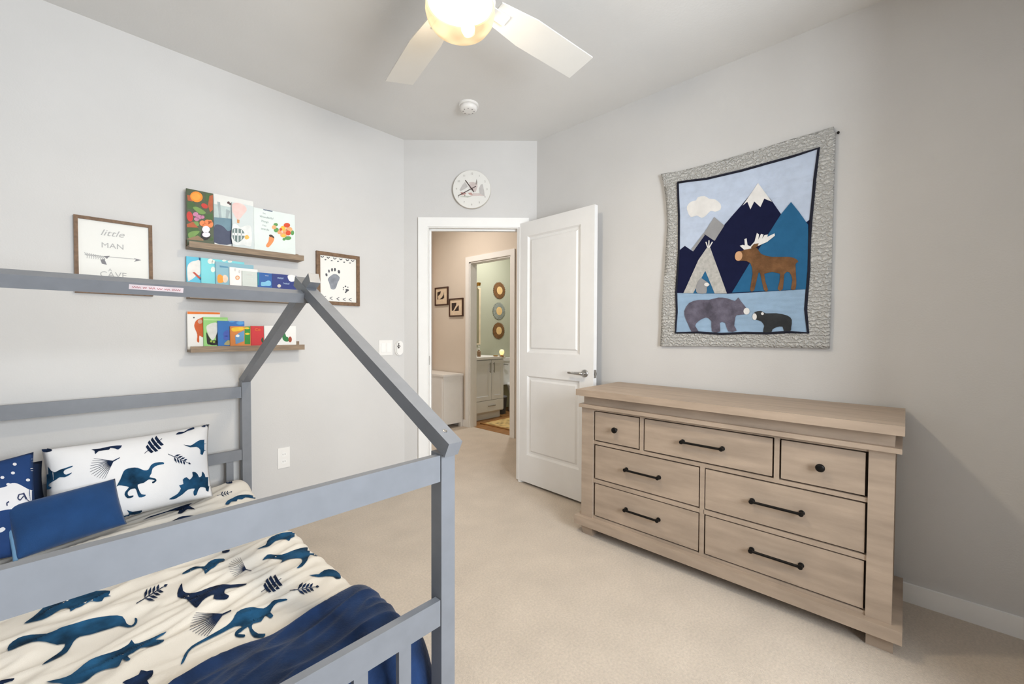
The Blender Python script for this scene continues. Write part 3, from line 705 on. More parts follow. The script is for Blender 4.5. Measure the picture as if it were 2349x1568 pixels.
art(B2, [('mist_art', [[(712,370),(1040,440),(1040,660),(712,620)]], (192,206,204)), ('tree_trunks', [[(770,330),(820,340),(850,620),(800,620)],[(930,460),(1000,500),(960,640),(920,620)]], (166,178,180)),
 ('blue_forest', [[(712,610),(1040,640),(1040,900),(712,860)]], (112,142,156)), ('dark_forest', [smoothpoly([(712,790),(780,740),(880,780),(960,860),(1040,850),(1040,1090),(712,1060)])], (76,82,104)), ('small_figure', [E(970,350,24,22), E(1000,375,18,18)], (92,66,66))], s1)
B3 = book(s1([(1035, 340), (1416, 409)]), zb, 2.838, .012, (206, 214, 214), 'hot air balloon picture book with pink and striped balloons')
art(B3, [('pink_balloon', [smoothpoly([(1042,380),(1120,350),(1250,390),(1300,480),(1240,560),(1170,640),(1120,640),(1060,540),(1042,500)])], (236,200,194)), ('basket_art', [[(1125,650),(1170,660),(1165,720),(1125,710)]], (204,148,98)), ('cloud_art', [smoothpoly([(1042,760),(1120,740),(1180,790),(1300,760),(1380,800),(1380,1120),(1250,1110),(1042,1080)])], (226,228,226)),
 ('striped_balloon', [smoothpoly([(1042,830),(1120,810),(1220,840),(1262,920),(1240,990),(1150,1060),(1080,1030),(1042,960)])], (112,130,128)), ('balloon_stripes', [[(1042,890),(1262,905),(1262,945),(1042,935)],[(1075,820),(1090,820),(1085,1020),(1070,1010)],[(1130,815),(1150,815),(1150,1050),(1130,1050)],[(1195,835),(1212,845),(1205,1010),(1190,1020)]], (226,230,228)), ('yellow_fish', [smoothpoly([(1265,950),(1310,930),(1345,980),(1300,1010),(1265,990)])], (232,184,96))], s1)
B4 = book(s1([(1420, 405), (2162, 595)]), zb, 2.842, .012, (222, 230, 227), 'pale wide picture book with a carrot and a bunch of vegetables')
art(B4, [('vegetable_art', [E(1830,840,46,42), E(2120,890,30,45), E(2040,985,60,35), E(1970,1005,28,26), E(1820,745,40,30)], (96,154,86)), ('peach_vegetable', [E(1790,790,40,36), E(2060,830,60,45), E(1890,880,40,36), E(1960,930,60,45), E(2000,870,60,40)], (240,170,120)), ('yellow_vegetable', [E(1950,810,48,44), E(1960,945,36,30)], (246,188,70)), ('red_vegetable', [E(2020,755,58,42), E(2045,895,46,44), E(1910,830,26,26)], (214,80,44)), ('carrot_art', [smoothpoly([(1705,960),(1790,975),(1770,1060),(1690,1150),(1645,1120),(1690,1040)])], (240,148,92)), ('carrot_top', [smoothpoly([(1700,930),(1740,925),(1785,960),(1790,990),(1750,970),(1710,960)])], (74,60,52))], s1)
INK = flat('cover_ink_grey', 122, 142, 140); INKN = flat('cover_ink_navy', 74, 92, 128)
for s, (px, py), h, m_ in (('', (1680, 490), .0125, INKN), ('The', (1610, 545), .011, INK), ('Wonderful', (1650, 615), .017, INK), ('Things', (1620, 690), .016, INK), ('You', (1610, 760), .014, INK), ('Will Be', (1625, 830), .015, INK)):
    P, n = B4[2](*s1([(px, py)])[0]); obj('title_text', scribble(P, EXT, UP, .05, .008, 16, lw=.35) if m_ is INKN else text_bm(s, P, EXT, V((0, LEAN, 1)).normalized(), h, shear=.25, off=.0012), m_, B4[1])
zb = z2_+.014
BK = []
C1 = book(s2([(190, 108), (520, 165)]), zb, 2.866, .008, (84, 186, 214), 'sky blue and white book with a red crayon, on the middle ledge')
art(C1, [('white_art', [smoothpoly([(205,300),(250,220),(340,190),(410,195),(410,400),(360,420),(300,470),(250,500),(215,500)])], (232,226,220)), ('red_crayon', [[(285,375),(320,370),(420,460),(410,490),(380,470)]], (192,84,66)), ('navy_edge', [[(385,140),(412,145),(412,190),(392,185)],[(395,470),(422,470),(418,498),(400,490)]], (40,90,130))], s2)
C2_ = book(s2([(420, 138), (1108, 222)]), zb, 2.857, .008, (116, 206, 214), 'turquoise book with white blossoms on the middle ledge')
art(C2_, [('blossom_art', [E(570,200,45,42), E(620,210,30,30), E(612,330,36,44), E(790,190,34,16), E(880,205,36,16)], (228,232,224))], s2)
C3_ = book(s2([(650, 185), (1255, 282)]), zb, 2.848, .008, (132, 176, 190), 'dusty blue book with an orange animal at its foot')
art(C3_, [('orange_animal', [smoothpoly([(685,430),(730,410),(790,460),(790,500),(770,535),(690,535)])], (244,160,60)), ('pale_animal', [smoothpoly([(770,430),(820,420),(850,470),(830,530),(780,530)])], (232,206,184)), ('title_bar', [[(715,265),(850,285),(850,305),(720,295)]], (92,146,176))], s2)
C4 = book(s2([(875, 275), (1318, 348)]), zb, 2.839, .008, (236, 232, 228), 'white book with a small orange ring on the middle ledge')
art(C4, [('ring_art', [E(1000,460,36,36)], (222,160,116)), ('ring_centre', [E(1000,460,20,20)], (232,206,180)), ('grey_marks', [E(962,335,14,26), E(1030,365,16,26)], (206,202,200))], s2)
C5 = book(s2([(1075, 345), (1312, 376)]), zb, 2.830, .008, (200, 206, 200), 'pale grey-green board book with white lettering')
for i, s in enumerate((0, 1)):
    P, n = C5[2](*s2([(1195, 410+i*65)])[0]); obj('title_text', scribble(P, EXT, UP, .030, .011-.003*i, 11), PAPER, C5[1])
C6 = book(s2([(1318, 373), (1545, 396)]), zb, 2.830, .008, (22, 86, 158), 'bright blue board book with a pale blue creature')
art(C6, [('teal_spine', [[(1318,378),(1342,380),(1342,580),(1318,580)]], (42,132,150)), ('pale_creature', [smoothpoly([(1370,560),(1380,530),(1430,530),(1480,505),(1525,520),(1525,585),(1450,590),(1380,590)])], (128,190,220))], s2)
P, n = C6[2](*s2([(1465, 430)])[0]); obj('title_text', scribble(P, EXT, UP, .018, .007, 8), PAPER, C6[1])
C7 = book(s2([(1547, 391), (1935, 432)]), zb, 2.830, .008, (32, 48, 118), 'deep navy board book with a white moon and pale lettering')
art(C7, [('moon_art', [smoothpoly([(1795,430),(1860,415),(1925,440),(1925,500),(1860,525),(1815,500)])], (236,234,232)), ('sparkle_art', [E(1660,590,30,26)], (214,206,190))], s2)
LTB = flat('cover_ink_paleblue', 160, 180, 214)
for px, py in ((1680, 470), (1775, 555)):
    P, n = C7[2](*s2([(px, py)])[0]); obj('title_text', scribble(P, EXT, UP, .034, .014, 13, off=.0015), LTB, C7[1])
zb = z3_+.014
D1 = book(s3([(230, 185), (822, 206)]), zb, 2.866, .008, (234, 231, 226), 'white board book with an orange top band and orange animal')
art(D1, [('orange_band', [[(232,188),(818,208),(818,240),(235,235)]], (230,120,40)), ('orange_animal', [smoothpoly([(400,345),(470,310),(520,320),(520,640),(450,620),(445,740),(405,720),(410,600),(360,470),(365,400)])], (204,92,34)), ('pale_face', [E(460,370,42,40)], (204,160,140)), ('dark_spot', [E(350,298,14,14)], (70,70,70))], s3)
D2 = book(s3([(520, 285), (958, 296)]), zb, 2.857, .008, (146, 206, 116), 'light green board book with a large white-bellied animal')
art(D2, [('dark_animal', [smoothpoly([(575,560),(620,640),(660,700),(700,760),(600,780),(580,680)]), smoothpoly([(750,560),(778,520),(778,780),(750,760)]), smoothpoly([(650,720),(760,710),(770,785),(640,785)])], (38,34,30)), ('white_belly', [smoothpoly([(575,460),(620,420),(700,390),(770,400),(775,520),(740,640),(690,700),(640,660),(590,560)])], (222,222,216)), ('pale_band', [[(525,325),(950,335),(950,352),(525,345)]], (190,228,160)), ('green_feet', [E(660,725,22,20), E(710,735,22,18)], (150,180,70))], s3)
D3 = book(s3([(778, 358), (1256, 362)]), zb, 2.848, .008, (32, 108, 184), 'blue board book with purple shapes on the lowest ledge')
art(D3, [('light_patch', [E(1030,370,55,14), E(1180,395,70,30)], (84,156,214)), ('violet_shapes', [smoothpoly([(890,560),(960,520),(985,600),(940,640),(880,620)]), E(930,660,50,40)], (74,98,186)), ('sand_patch', [smoothpoly([(900,760),(960,705),(1000,720),(1000,785),(900,785)])], (176,168,120))], s3)
D4 = book(s3([(1000, 458), (1368, 450)]), zb, 2.839, .008, (214, 128, 48), 'orange and green board book with a blue panel, on the lowest ledge')
art(D4, [('green_side', [[(1262,462),(1362,456),(1362,775),(1262,775)]], (52,142,58)), ('yellow_title', [smoothpoly([(1020,500),(1080,475),(1220,470),(1250,500),(1200,530),(1060,550)]), E(1310,590,42,18), E(1300,490,50,18)], (238,194,50)), ('blue_panel', [[(1090,620),(1180,560),(1255,530),(1250,720),(1100,775)]], (104,152,196)), ('white_bird', [smoothpoly([(1100,635),(1130,600),(1170,620),(1150,650)])], (238,236,232))], s3)
D5 = book(s3([(1375, 450), (1602, 450)]), zb, 2.839, .008, (206, 30, 36), 'red board book with an orange initial on the lowest ledge')
P, n = D5[2](*s3([(1495, 515)])[0]); obj('title_text', text_bm('Co', P, EXT, UP, .024, off=.0012), flat('cover_ink_orange', 244, 140, 48), D5[1])
art(D5, [('green_corner', [smoothpoly([(1560,690),(1590,650),(1598,740),(1570,740)])], (46,80,52))], s3)
D6 = book(s3([(1612, 445), (2182, 448)]), zb, 2.839, .008, (232, 230, 226), 'plain white board book with a small leafy shape, behind the rafter')
art(D6, [('green_leaf', [smoothpoly([(1940,630),(1980,570),(2010,640),(2040,650),(2050,720),(1990,725),(1950,690)])], (48,120,66)), ('red_berry', [E(2078,690,32,52)], (160,70,44))], s3)

# ================================================================== framed prints on the left wall
def frame(name, x0_, x1_, z0, z1, w, label, d=.02):
    t = thing(name, label, 'picture', ((x0_+x1_)/2, YL, z0))
    for a, b in (((x0_, z0), (x0_+w, z1)), ((x1_-w, z0), (x1_, z1)), ((x0_+w, z1-w), (x1_-w, z1)), ((x0_+w, z0), (x1_-w, z0+w))):
        bm = B(); box(bm, (a[0], YL-d, a[1]), (b[0], YL-.001, b[1])); obj('frame_bar', bm, FRAMEW, t, bevel=.0015)
    bm = B(); box(bm, (x0_+w, YL-.010, z0+w), (x1_-w, YL-.004, z1-w)); p = obj('print', bm, PAPER, t)
    return t, p
fz0 = ony(250, 674, YL-.02).z
F1, p1 = frame('framed_print', .022, .306, fz0, 1.742, .0145, 'framed print reading little man cave on the wall')
GI = flat('print_grey_ink', 176, 175, 174); GD = flat('print_dark_ink', 128, 126, 130)
fm = plane_map(V((0, YL-.010, 0)), V((0, -1, 0)))
cz = crop(8.709, 150, 470)
def ftext(s, px, py, h, m_, sh=0, par=p1, sq=1):
    P, n = fm(*cz([(px, py)])[0]); obj('lettering', text_bm(s, P, EXT, UP, h, shear=sh, off=.0008, squeeze=sq), m_, par)
ftext('little', 930, 575, .042, GI, .35, sq=1.15); ftext('MAN', 945, 825, .036, GI, sq=1.05)
ftext('A', 895, 1300, .020, GI)
P, n = fm(*cz([(960, 1400)])[0]); obj('lettering', text_bm('CAVE', P, EXT, UP, .040, off=.0008), GI, p1)
ar = [stroke((850,1035),(1400,1080),14)]+[stroke((380+i*44,945+i*9),(440+i*44,1010+i*9),16) for i in range(9)]+[stroke((430+i*44,1060+i*5),(440+i*44,1010+i*9),12) for i in range(9)]+[stroke((385,990),(850,1035),10)]
decal('arrow_art', [cz(p) for p in ar], fm, GI, p1, off=.0008, join=True)
decal('arrow_head', [cz([(1370,1060),(1515,1100),(1370,1135),(1410,1095)]), cz([(760,1020),(890,1015),(830,1075)]), cz([(700,1090),(780,1080),(830,1195),(730,1170)])], fm, GD, p1, off=.001)
F2, p2 = frame('framed_print', 1.142, 1.445, 1.376, 1.733, .024, 'framed print with a bear footprint and chevron borders')
cf2 = crop(9.8, 710, 560)
PAW = flat('paw_grey_ink', 132, 136, 144, var=.15); PAD = flat('paw_dark_ink', 82, 82, 88)
decal('paw_pad', smoothpoly(cf2([(410,790),(450,730),(520,680),(570,668),(630,690),(675,740),(665,800),(630,870),(605,950),(570,1005),(525,1015),(480,995),(460,930),(435,850)]), 3), fm, PAW, p2, off=.0008)
decal('toe_print', [cf2(E(380,685,22,36,-.3)), cf2(E(437,603,18,36,-.1)), cf2(E(505,572,22,40)), cf2(E(570,568,22,40)), cf2(E(660,617,26,42,-.2))], fm, PAD, p2, off=.0008)
decal('small_paw', [smoothpoly(cf2([(810,1010),(850,1005),(890,1030),(840,1070),(815,1095),(790,1085),(815,1050)]), 2), cf2(E(808,945,18,16)), cf2(E(762,975,12,16)), cf2(E(860,965,16,12)), cf2(E(760,1020,10,14))], fm, PAD, p2, off=.0008)
ch = []
for x, y in ((287,285),(420,305),(568,325),(705,342),(850,362),(970,378)): decal('chevron', [cf2(stroke((x-34,y-22),(x,y+12),18)), cf2(stroke((x,y+12),(x+34,y-16),18))], fm, PAD, p2, off=.0008, join=True)
for x, y in ((358,348),(498,368),(640,385),(778,402),(910,420)): ch += [E(x,y,22,12)]
decal('border_dot', [cf2(p) for p in ch], fm, PAD, p2, off=.0008)
ch = []
for x, y in ((310,1195),(455,1210),(608,1222),(752,1235),(885,1240)): decal('chevron', [cf2(stroke((x,y),(x+60,y-30),16)), cf2(stroke((x,y),(x+60,y+38),16))], fm, GD, p2, off=.0008, join=True)

# ================================================================== switches and outlet on the left wall
def plate(name, label, cat, x0_, x1_, z0, z1):
    t = thing(name, label, cat, ((x0_+x1_)/2, YL, z0)); bm = B(); box(bm, (x0_, YL-.006, z0), (x1_, YL-.0005, z1)); obj('cover_plate', bm, WHITE, t, bevel=.002); return t
t = plate('light_switch', 'white double rocker light switch plate on the wall beside the door', 'switch', 1.602, 1.716, 1.013, 1.128)
for x in (1.618, 1.665):
    bm = B(); box(bm, (x, YL-.010, 1.037), (x+.035, YL-.006, 1.104)); obj('rocker', bm, TRIM, t, bevel=.002)
rm = thing('remote_control', 'white oval fan remote in a wall holder beside the switch plate', 'remote', (1.772, YL, 1.008))
def capsule(bm, xc, z0, z1, r, y0, y1, n=10):
    loop = [(xc+r*math.cos(math.pi*i/n), z1-r+r*math.sin(math.pi*i/n)) for i in range(n+1)]+[(xc-r*math.cos(math.pi*i/n), z0+r-r*math.sin(math.pi*i/n)) for i in range(n+1)]
    a = [bm.verts.new((x, y0, z)) for x, z in loop]; b = [bm.verts.new((x, y1, z)) for x, z in loop]
    bm.faces.new(a); bm.faces.new(b[::-1])
    for i in range(len(a)): bm.faces.new((a[i], b[i], b[(i+1) % len(a)], a[(i+1) % len(a)]))
    return bm
obj('holder', capsule(B(), 1.770, 1.008, 1.118, .0335, YL-.012, YL-.0005), WHITE, rm, bevel=.003)
obj('remote_body', capsule(B(), 1.770, 1.013, 1.122, .027, YL-.024, YL-.012), WHITE, rm, bevel=.003)
DK = flat('dark_grey_print', 78, 72, 70)
rmp = plane_map(V((0, YL-.0245, 0)), V((0, -1, 0)))
decal('button', [E(914.5, 796.5, 1.9, 2.4)], rmp, DK, rm); decal('fan_icon', [stroke((914.5,792),(911,794.5),1.8), stroke((914.5,792),(918.5,794),1.8), stroke((914.5,792),(914.8,786),1.8)], rmp, DK, rm, join=True)
t = plate('wall_outlet', 'white duplex wall outlet low on the wall behind the bed', 'outlet', .898, .970, .318, .448)
for z in (.350, .395):
    bm = B(); lathe(bm, (.934, YL-.006, z+.009), (0, -1, 0), [(.016, 0), (.016, .002)], 18); s_ = obj('socket', bm, TRIM, t)
    for dx in (-.006, .006):
        bm = B(); box(bm, (.934+dx-.001, YL-.0087, z+.006), (.934+dx+.001, YL-.0078, z+.015)); obj('slot', bm, DK, s_)

# ================================================================== wall clock
ck = CA+CD*.535+UP*2.308
clk = thing('wall_clock', 'round white wall clock with a faded village picture above the door', 'clock', ck)
CWD = mat('pale_clock_wood', (205, 199, 190), 0.6, var=.04)
CFC = mat('clock_face_paint', (226, 224, 219), 0.6, var=.008)
obj('case', lathe(B(), ck+CN*.001, CN, [(.149, 0), (.149, .024), (.147, .026), (.1465, .026)], 56), CWD, clk)
fc = obj('face', lathe(B(), ck+CN*.024, CN, [(.1465, 0), (.1465, .0035), (0, .0035)], 56), CFC, clk)
cm_ = plane_map(ck+CN*.0276, CN); cc = crop(12.06, 1020, 370)
NUM = flat('clock_numeral_ink', 150, 142, 136)
for i in range(1, 13):
    a = math.radians(90-30*i); Pn = ck+CN*.0276+CD*math.cos(a)*.119+UP*math.sin(a)*.119
    obj('numeral', text_bm(str(i), Pn, CD, UP, .021, off=.0004), NUM, fc)
cA = flat('clock_art_grey', 190, 186, 183); cB = flat('clock_art_rose', 204, 190, 186); cC = flat('clock_art_red', 190, 150, 142); cG = flat('clock_art_green', 186, 188, 178)
decal('tree_art', [cc([(410,790),(500,640),(560,570),(600,620),(640,700),(560,760),(440,820)]), cc([(950,740),(1000,640),(1050,630),(1090,800),(1110,960),(980,930),(960,850)])], cm_, cA, fc, off=.0004)
decal('house_art', [cc([(680,580),(780,570),(900,600),(910,700),(860,850),(700,760)]), cc([(780,880),(960,880),(1100,960),(960,950),(700,960)])], cm_, cB, fc, off=.0006)
decal('roof_art', [cc([(640,870),(740,860),(780,930),(690,920)]), cc([(440,850),(560,860),(600,900),(470,940)])], cm_, cC, fc, off=.0008)
decal('spire_art', [cc([(860,590),(885,480),(905,580),(900,640),(850,640)]), cc([(540,920),(580,930),(560,970),(540,960)])], cm_, NUM, fc, off=.0008)
decal('lawn_art', [cc([(400,980),(560,950),(760,965),(640,1000)])], cm_, cG, fc, off=.0004)
HB = mat('dark_clock_hand', (62, 44, 44), 0.5, var=.05)
def hand(name, a, b, w, off):
    a3, b3 = cm_(*cc([a])[0])[0], cm_(*cc([b])[0])[0]; d = (b3-a3); sd = d.normalized().cross(CN)*w
    obj(name, obox(B(), a3-sd/2+CN*off, d, sd, CN*.0015), HB, clk)
hand('hour_hand', (815, 850), (575, 525), .006, .004); hand('minute_hand', (870, 695), (385, 955), .005, .007)
obj('pivot', lathe(B(), cm_(*cc([(768, 785)])[0])[0], CN, [(.005, 0), (.005, .010), (0, .011)], 14), HB, clk)

# ================================================================== smoke detector
sd = thing('smoke_detector', 'round white smoke detector on the ceiling near the door', 'smoke detector', (1.838, 2.136, HC))
obj('base_ring', lathe(B(), (1.838, 2.136, HC), (0, 0, -1), [(.066, 0), (.066, .012), (.062, .014)], 36), WHITE, sd)
obj('cap', lathe(B(), (1.838, 2.136, HC-.012), (0, 0, -1), [(.058, 0), (.056, .020), (.046, .030), (.020, .032), (0, .032)], 36), WHITE, sd, smooth=True)
for k in range(8):
    a = k*math.pi/4; bm = B(); c = V((1.838+.036*math.cos(a), 2.136+.036*math.sin(a), HC-.043)); lathe(bm, c, (0, 0, -1), [(.004, 0), (.004, .0012)], 8); obj('vent', bm, flat('detector_vent', 150, 148, 146), sd)

# ================================================================== ceiling fan with lit bowl
FC = V((1.005, 1.215, 0)); BZf = 2.445
fan_ = thing('ceiling_fan', 'white four-blade ceiling fan with a glowing glass bowl light', 'ceiling fan', (FC.x, FC.y, HC))
obj('canopy', lathe(B(), (FC.x, FC.y, HC), (0, 0, -1), [(.075, 0), (.072, .02), (.05, .05), (.02, .06), (.014, .062), (.014, .12)], 32), FANW, fan_)
obj('motor_housing', lathe(B(), (FC.x, FC.y, HC-.11), (0, 0, -1), [(.04, 0), (.11, .02), (.125, .05), (.125, .10), (.11, .14), (.09, .165)], 40), FANW, fan_)
for k, ang in enumerate((77, -6, 171, -99)):
    a = math.radians(ang); t = V((math.cos(a), math.sin(a), 0)); sd_ = V((-t.y, t.x, 0)); pt_ = math.radians(11)
    w_ = sd_*math.cos(pt_)+UP*math.sin(pt_)*-1; nn = t.cross(w_)
    c0 = V((FC.x, FC.y, BZf))
    bm = B(); n_ = 12; rows = []
    for i in range(n_+1):
        r = .16+(.68-.16)*i/n_; hw_ = .050+.022*min(1, i/4)
        rows.append([bm.verts.new(c0+t*r+w_*s*hw_+nn*q) for s, q in ((-1, -.003), (1, -.003), (1, .003), (-1, .003))])
    for p, q in zip(rows, rows[1:]):
        for i in range(4): bm.faces.new((p[i], p[(i+1) % 4], q[(i+1) % 4], q[i]))
    bm.faces.new(rows[0]); bm.faces.new(rows[-1])
    bl = obj('blade', bm, FANW, fan_)
    bm = B(); obox(bm, c0+t*.09-w_*.022-nn*.010, t*.13, w_*.044, nn*.006); obj('blade_iron', bm, FANW, bl)
LZ = 2.40
obj('light_collar', lathe(B(), (FC.x, FC.y, LZ+.035), (0, 0, -1), [(.09, 0), (.125, .012), (.130, .03), (.126, .036)], 40), FANW, fan_)
GLW = bpy.data.materials.new('frosted_lit_glass'); GLW.use_nodes = True; N = GLW.node_tree.nodes; L = GLW.node_tree.links
for n in list(N):
    if n.type == 'BSDF_PRINCIPLED': N.remove(n)
em = N.new('ShaderNodeEmission'); em.inputs[0].default_value = (1, .74, .45, 1); em.inputs[1].default_value = .40
trp = N.new('ShaderNodeBsdfTransparent'); trp.inputs[0].default_value = (.40, .37, .31, 1)
gt = N.new('ShaderNodeTexCoord'); gz = N.new('ShaderNodeTexNoise'); gz.inputs['Scale'].default_value = 9; gz.inputs['Detail'].default_value = 1; L.new(gt.outputs['Object'], gz.inputs['Vector'])
gr = N.new('ShaderNodeMapRange'); gr.inputs['From Min'].default_value = .35; gr.inputs['From Max'].default_value = .65; gr.inputs['To Min'].default_value = .42; gr.inputs['To Max'].default_value = .95; L.new(gz.outputs[0], gr.inputs[0]); L.new(gr.outputs[0], em.inputs[1])  # cloudy hot spots of the bulbs painted into the bowl's emission by noise
ad = N.new('ShaderNodeAddShader'); L.new(trp.outputs[0], ad.inputs[0]); L.new(em.outputs[0], ad.inputs[1]); L.new(ad.outputs[0], N['Material Output'].inputs[0])
prof = [(.118, 0), (.126, .015), (.127, .035), (.120, .062), (.104, .084), (.078, .100), (.043, .111), (0, .114)]
bowl = obj('glass_bowl', lathe(B(), (FC.x, FC.y, LZ), (0, 0, -1), prof, 48), GLW, fan_, smooth=True)
BULB = mat('lit_bulb', (255, 240, 215), .5, emit=((255, 226, 178), 1.6))
for dx, dy in ((.045, .03), (-.045, -.03)):
    bm = lathe(B(), (FC.x+dx, FC.y+dy, LZ+.01), (dx, dy, -.03), [(.012, 0), (.013, .02), (.024, .04), (.028, .06), (.022, .08), (0, .088)], 18); obj('bulb', bm, BULB, fan_, smooth=True)
pl = bpy.data.lights.new('fan_lamp', 'POINT'); pl.energy = 15; pl.color = (1, .91, .79); pl.shadow_soft_size = .07
po = bpy.data.objects.new('fan_lamp', pl); COL.objects.link(po); po.location = (FC.x, FC.y, LZ-.055)
al = bpy.data.lights.new('fan_lamp_down', 'AREA'); al.shape = 'DISK'; al.size = .15; al.energy = 22; al.color = (1, .91, .79)
ao = bpy.data.objects.new('fan_lamp_down', al); COL.objects.link(ao); ao.location = (FC.x, FC.y, LZ-.10)

# ================================================================== quilt on the right wall
cq = crop(2.85, 1480, 270); QX = 2.532
QH = XR-QX
qt = thing('wall_quilt', 'mountain scene baby quilt with moose and bears hanging over the dresser', 'quilt', (XR, .69, 1.104))
def qdisp(p):
    return .004*noise.noise(V((p.y*5, p.z*5, 0)))+.0015*noise.noise(V((p.y*16, p.z*16, 4)))
def qmap(u, v):
    P = onx(u, v, QX); P.x += qdisp(P); return P, V((-1, 0, 0))
QB = bpy.data.materials.new('grey_chevron_fleece'); QB.use_nodes = True; N = QB.node_tree.nodes; L = QB.node_tree.links; b = N['Principled BSDF']
tc = N.new('ShaderNodeTexCoord'); mp = N.new('ShaderNodeMapping'); mp.inputs['Scale'].default_value = (1, 1, 1); L.new(tc.outputs['Object'], mp.inputs[0])
wv = N.new('ShaderNodeTexWave'); wv.wave_type = 'BANDS'; wv.bands_direction = 'Z'; wv.inputs['Scale'].default_value = 17; wv.inputs['Distortion'].default_value = 7; wv.inputs['Detail'].default_value = 2; wv.inputs['Detail Scale'].default_value = 3.0
L.new(mp.outputs[0], wv.inputs[0])
cr = N.new('ShaderNodeValToRGB'); cr.color_ramp.elements[0].color = rgb(178, 177, 174); cr.color_ramp.elements[1].color = rgb(200, 199, 196); L.new(wv.outputs[0], cr.inputs[0]); L.new(cr.outputs[0], b.inputs['Base Color'])
bp = N.new('ShaderNodeBump'); bp.inputs['Strength'].default_value = .8; bp.inputs['Distance'].default_value = .008; L.new(wv.outputs[0], bp.inputs['Height']); L.new(bp.outputs[0], b.inputs['Normal'])
b.inputs['Roughness'].default_value = .9; b.inputs['Specular IOR Level'].default_value = .15
QO = [(103,368),(220,350),(400,305),(600,248),(800,190),(1000,128),(1120,92),(1232,58),(1244,130),(1238,300),(1228,600),(1220,900),(1214,1200),(1204,1508),(1000,1503),(650,1497),(400,1490),(98,1492),(108,1250),(128,1000),(142,720),(138,560),(124,440)]
decal('border', cq(QO), qmap, QB, qt, off=.002, grid=12, thick=.017, smooth=True)
QI = [(215,425),(300,412),(400,400),(520,372),(640,345),(800,300),(960,255),(1135,200),(1110,400),(1095,560),(1085,660),(1075,800),(1070,1000),(1060,1120),(1050,1250),(1065,1405),(930,1400),(800,1408),(650,1405),(500,1412),(350,1402),(200,1405),(208,1270),(205,1140),(222,880),(222,650)]
pp = [qmap(*cq([p])[0])[0]+V((-.004, 0, 0)) for p in QI]
obj('piping', tube(B(), pp+pp[:1], .0065, 8), mat('navy_piping', (22, 24, 40), .85, var=.1), qt, smooth=True)
def qm(name, *c, **k): return mat(name, c, .9, var=k.get('var', .04), scale=k.get('scale', 20), bump=k.get('bump', .25), bscale=k.get('bs', 250), spec=.12)
SKY = qm('quilt_sky', 190, 202, 222); LAKE = qm('quilt_lake', 148, 174, 200); QNV = qm('quilt_navy', 24, 28, 58); QTL = qm('quilt_teal', 44, 98, 138); QW = qm('quilt_white', 226, 224, 222); QG = qm('quilt_grey', 150, 150, 152)
QMO = qm('quilt_moose', 114, 82, 56, var=.2, bump=.6, bs=120); QMZ = qm('quilt_muzzle', 204, 160, 124); QGB = qm('quilt_bear_grey', 98, 94, 108, var=.22, bump=.8, bs=110); QBB = qm('quilt_bear_black', 56, 58, 60, var=.12, bump=.5, bs=140); QTP = qm('quilt_teepee', 182, 180, 176, var=.1, scale=60)
def creases(m, rot, scale, dist):
    nt = m.node_tree; N = nt.nodes; L = nt.links; b = N['Principled BSDF']
    tc = N.new('ShaderNodeTexCoord'); mp = N.new('ShaderNodeMapping'); mp.inputs['Rotation'].default_value = (rot, 0, 0); mp.inputs['Scale'].default_value = (1, .22, 1); L.new(tc.outputs['Object'], mp.inputs[0])
    nz = N.new('ShaderNodeTexNoise'); nz.inputs['Scale'].default_value = scale; nz.inputs['Detail'].default_value = 1; L.new(mp.outputs[0], nz.inputs['Vector'])
    bp = N.new('ShaderNodeBump'); bp.inputs['Strength'].default_value = .7; bp.inputs['Distance'].default_value = dist; L.new(nz.outputs[0], bp.inputs['Height'])
    old = b.inputs['Normal'].links[0].from_node; L.new(bp.outputs[0], old.inputs['Normal'])
creases(SKY, .75, 26, .02); creases(LAKE, .7, 26, .018)
def qd(name, pts, m, lv, par=None, sm=0, label=None):
    polys = pts if isinstance(pts[0][0], (tuple, list)) else [pts]
    return decal(name, [smoothpoly(cq(p), sm) if sm else cq(p) for p in polys], qmap, m, par or qt, off=.003+.0012*lv, grid=12, thick=.0014, label=label, join=(name == 'teepee_poles'))
qd('sky_panel', QI, SKY, 0, sm=0)
qd('lake_panel', [(205,1145),(540,1150),(570,1140),(1057,1120),(1050,1250),(1062,1402),(930,1398),(800,1404),(650,1402),(500,1408),(350,1399),(204,1402),(208,1270)], LAKE, 1)
qd('navy_mountain', [(222,870),(262,838),(312,872),(390,758),(460,800),(520,700),(630,575),(740,440),(830,545),(890,632),(1045,690),(1082,662),(1075,800),(1070,1000),(1059,1120),(540,1150),(206,1145)], QNV, 2)
qd('ridge_strip', [(306,858),(316,874),(392,768),(384,756)], QG, 3)
qd('teal_mountain', [(570,1142),(680,960),(800,770),(890,630),(955,552),(1010,620),(1066,700),(1070,1000),(1058,1120)], QTL, 3)
qd('grey_peak', [(385,758),(455,650),(520,705),(455,805)], QG, 3)
qd('snow_cap', [(640,575),(740,428),(830,550),(780,530),(755,585),(715,548),(690,600),(670,550)], QW, 3)
qd('cloud', [(275,580),(300,550),(335,540),(345,520),(390,512),(420,530),(460,535),(495,565),(495,600),(460,615),(430,610),(400,640),(370,655),(340,640),(300,650),(278,610)], QW, 1, sm=2)
qd('teepee_inside', [(395,990),(316,1148),(455,1148)], QTL, 3)
tp = qd('teepee', [(253,1146),(350,930),(410,845),(428,850),(537,1148),(457,1148),(395,1000),(316,1146)], QTP, 4)
qd('teepee_poles', [stroke((412,850),(400,812),7), stroke((418,850),(420,802),7), stroke((420,850),(442,812),7)], QW, 4, tp)
rc_ = qd('raccoon', [(335,1120),(340,1085),(362,1050),(385,1058),(425,1090),(405,1108),(402,1146),(345,1146)], QG, 5, sm=2); qd('raccoon_face', ellipse(405,1090,16,12), QW, 6, rc_)
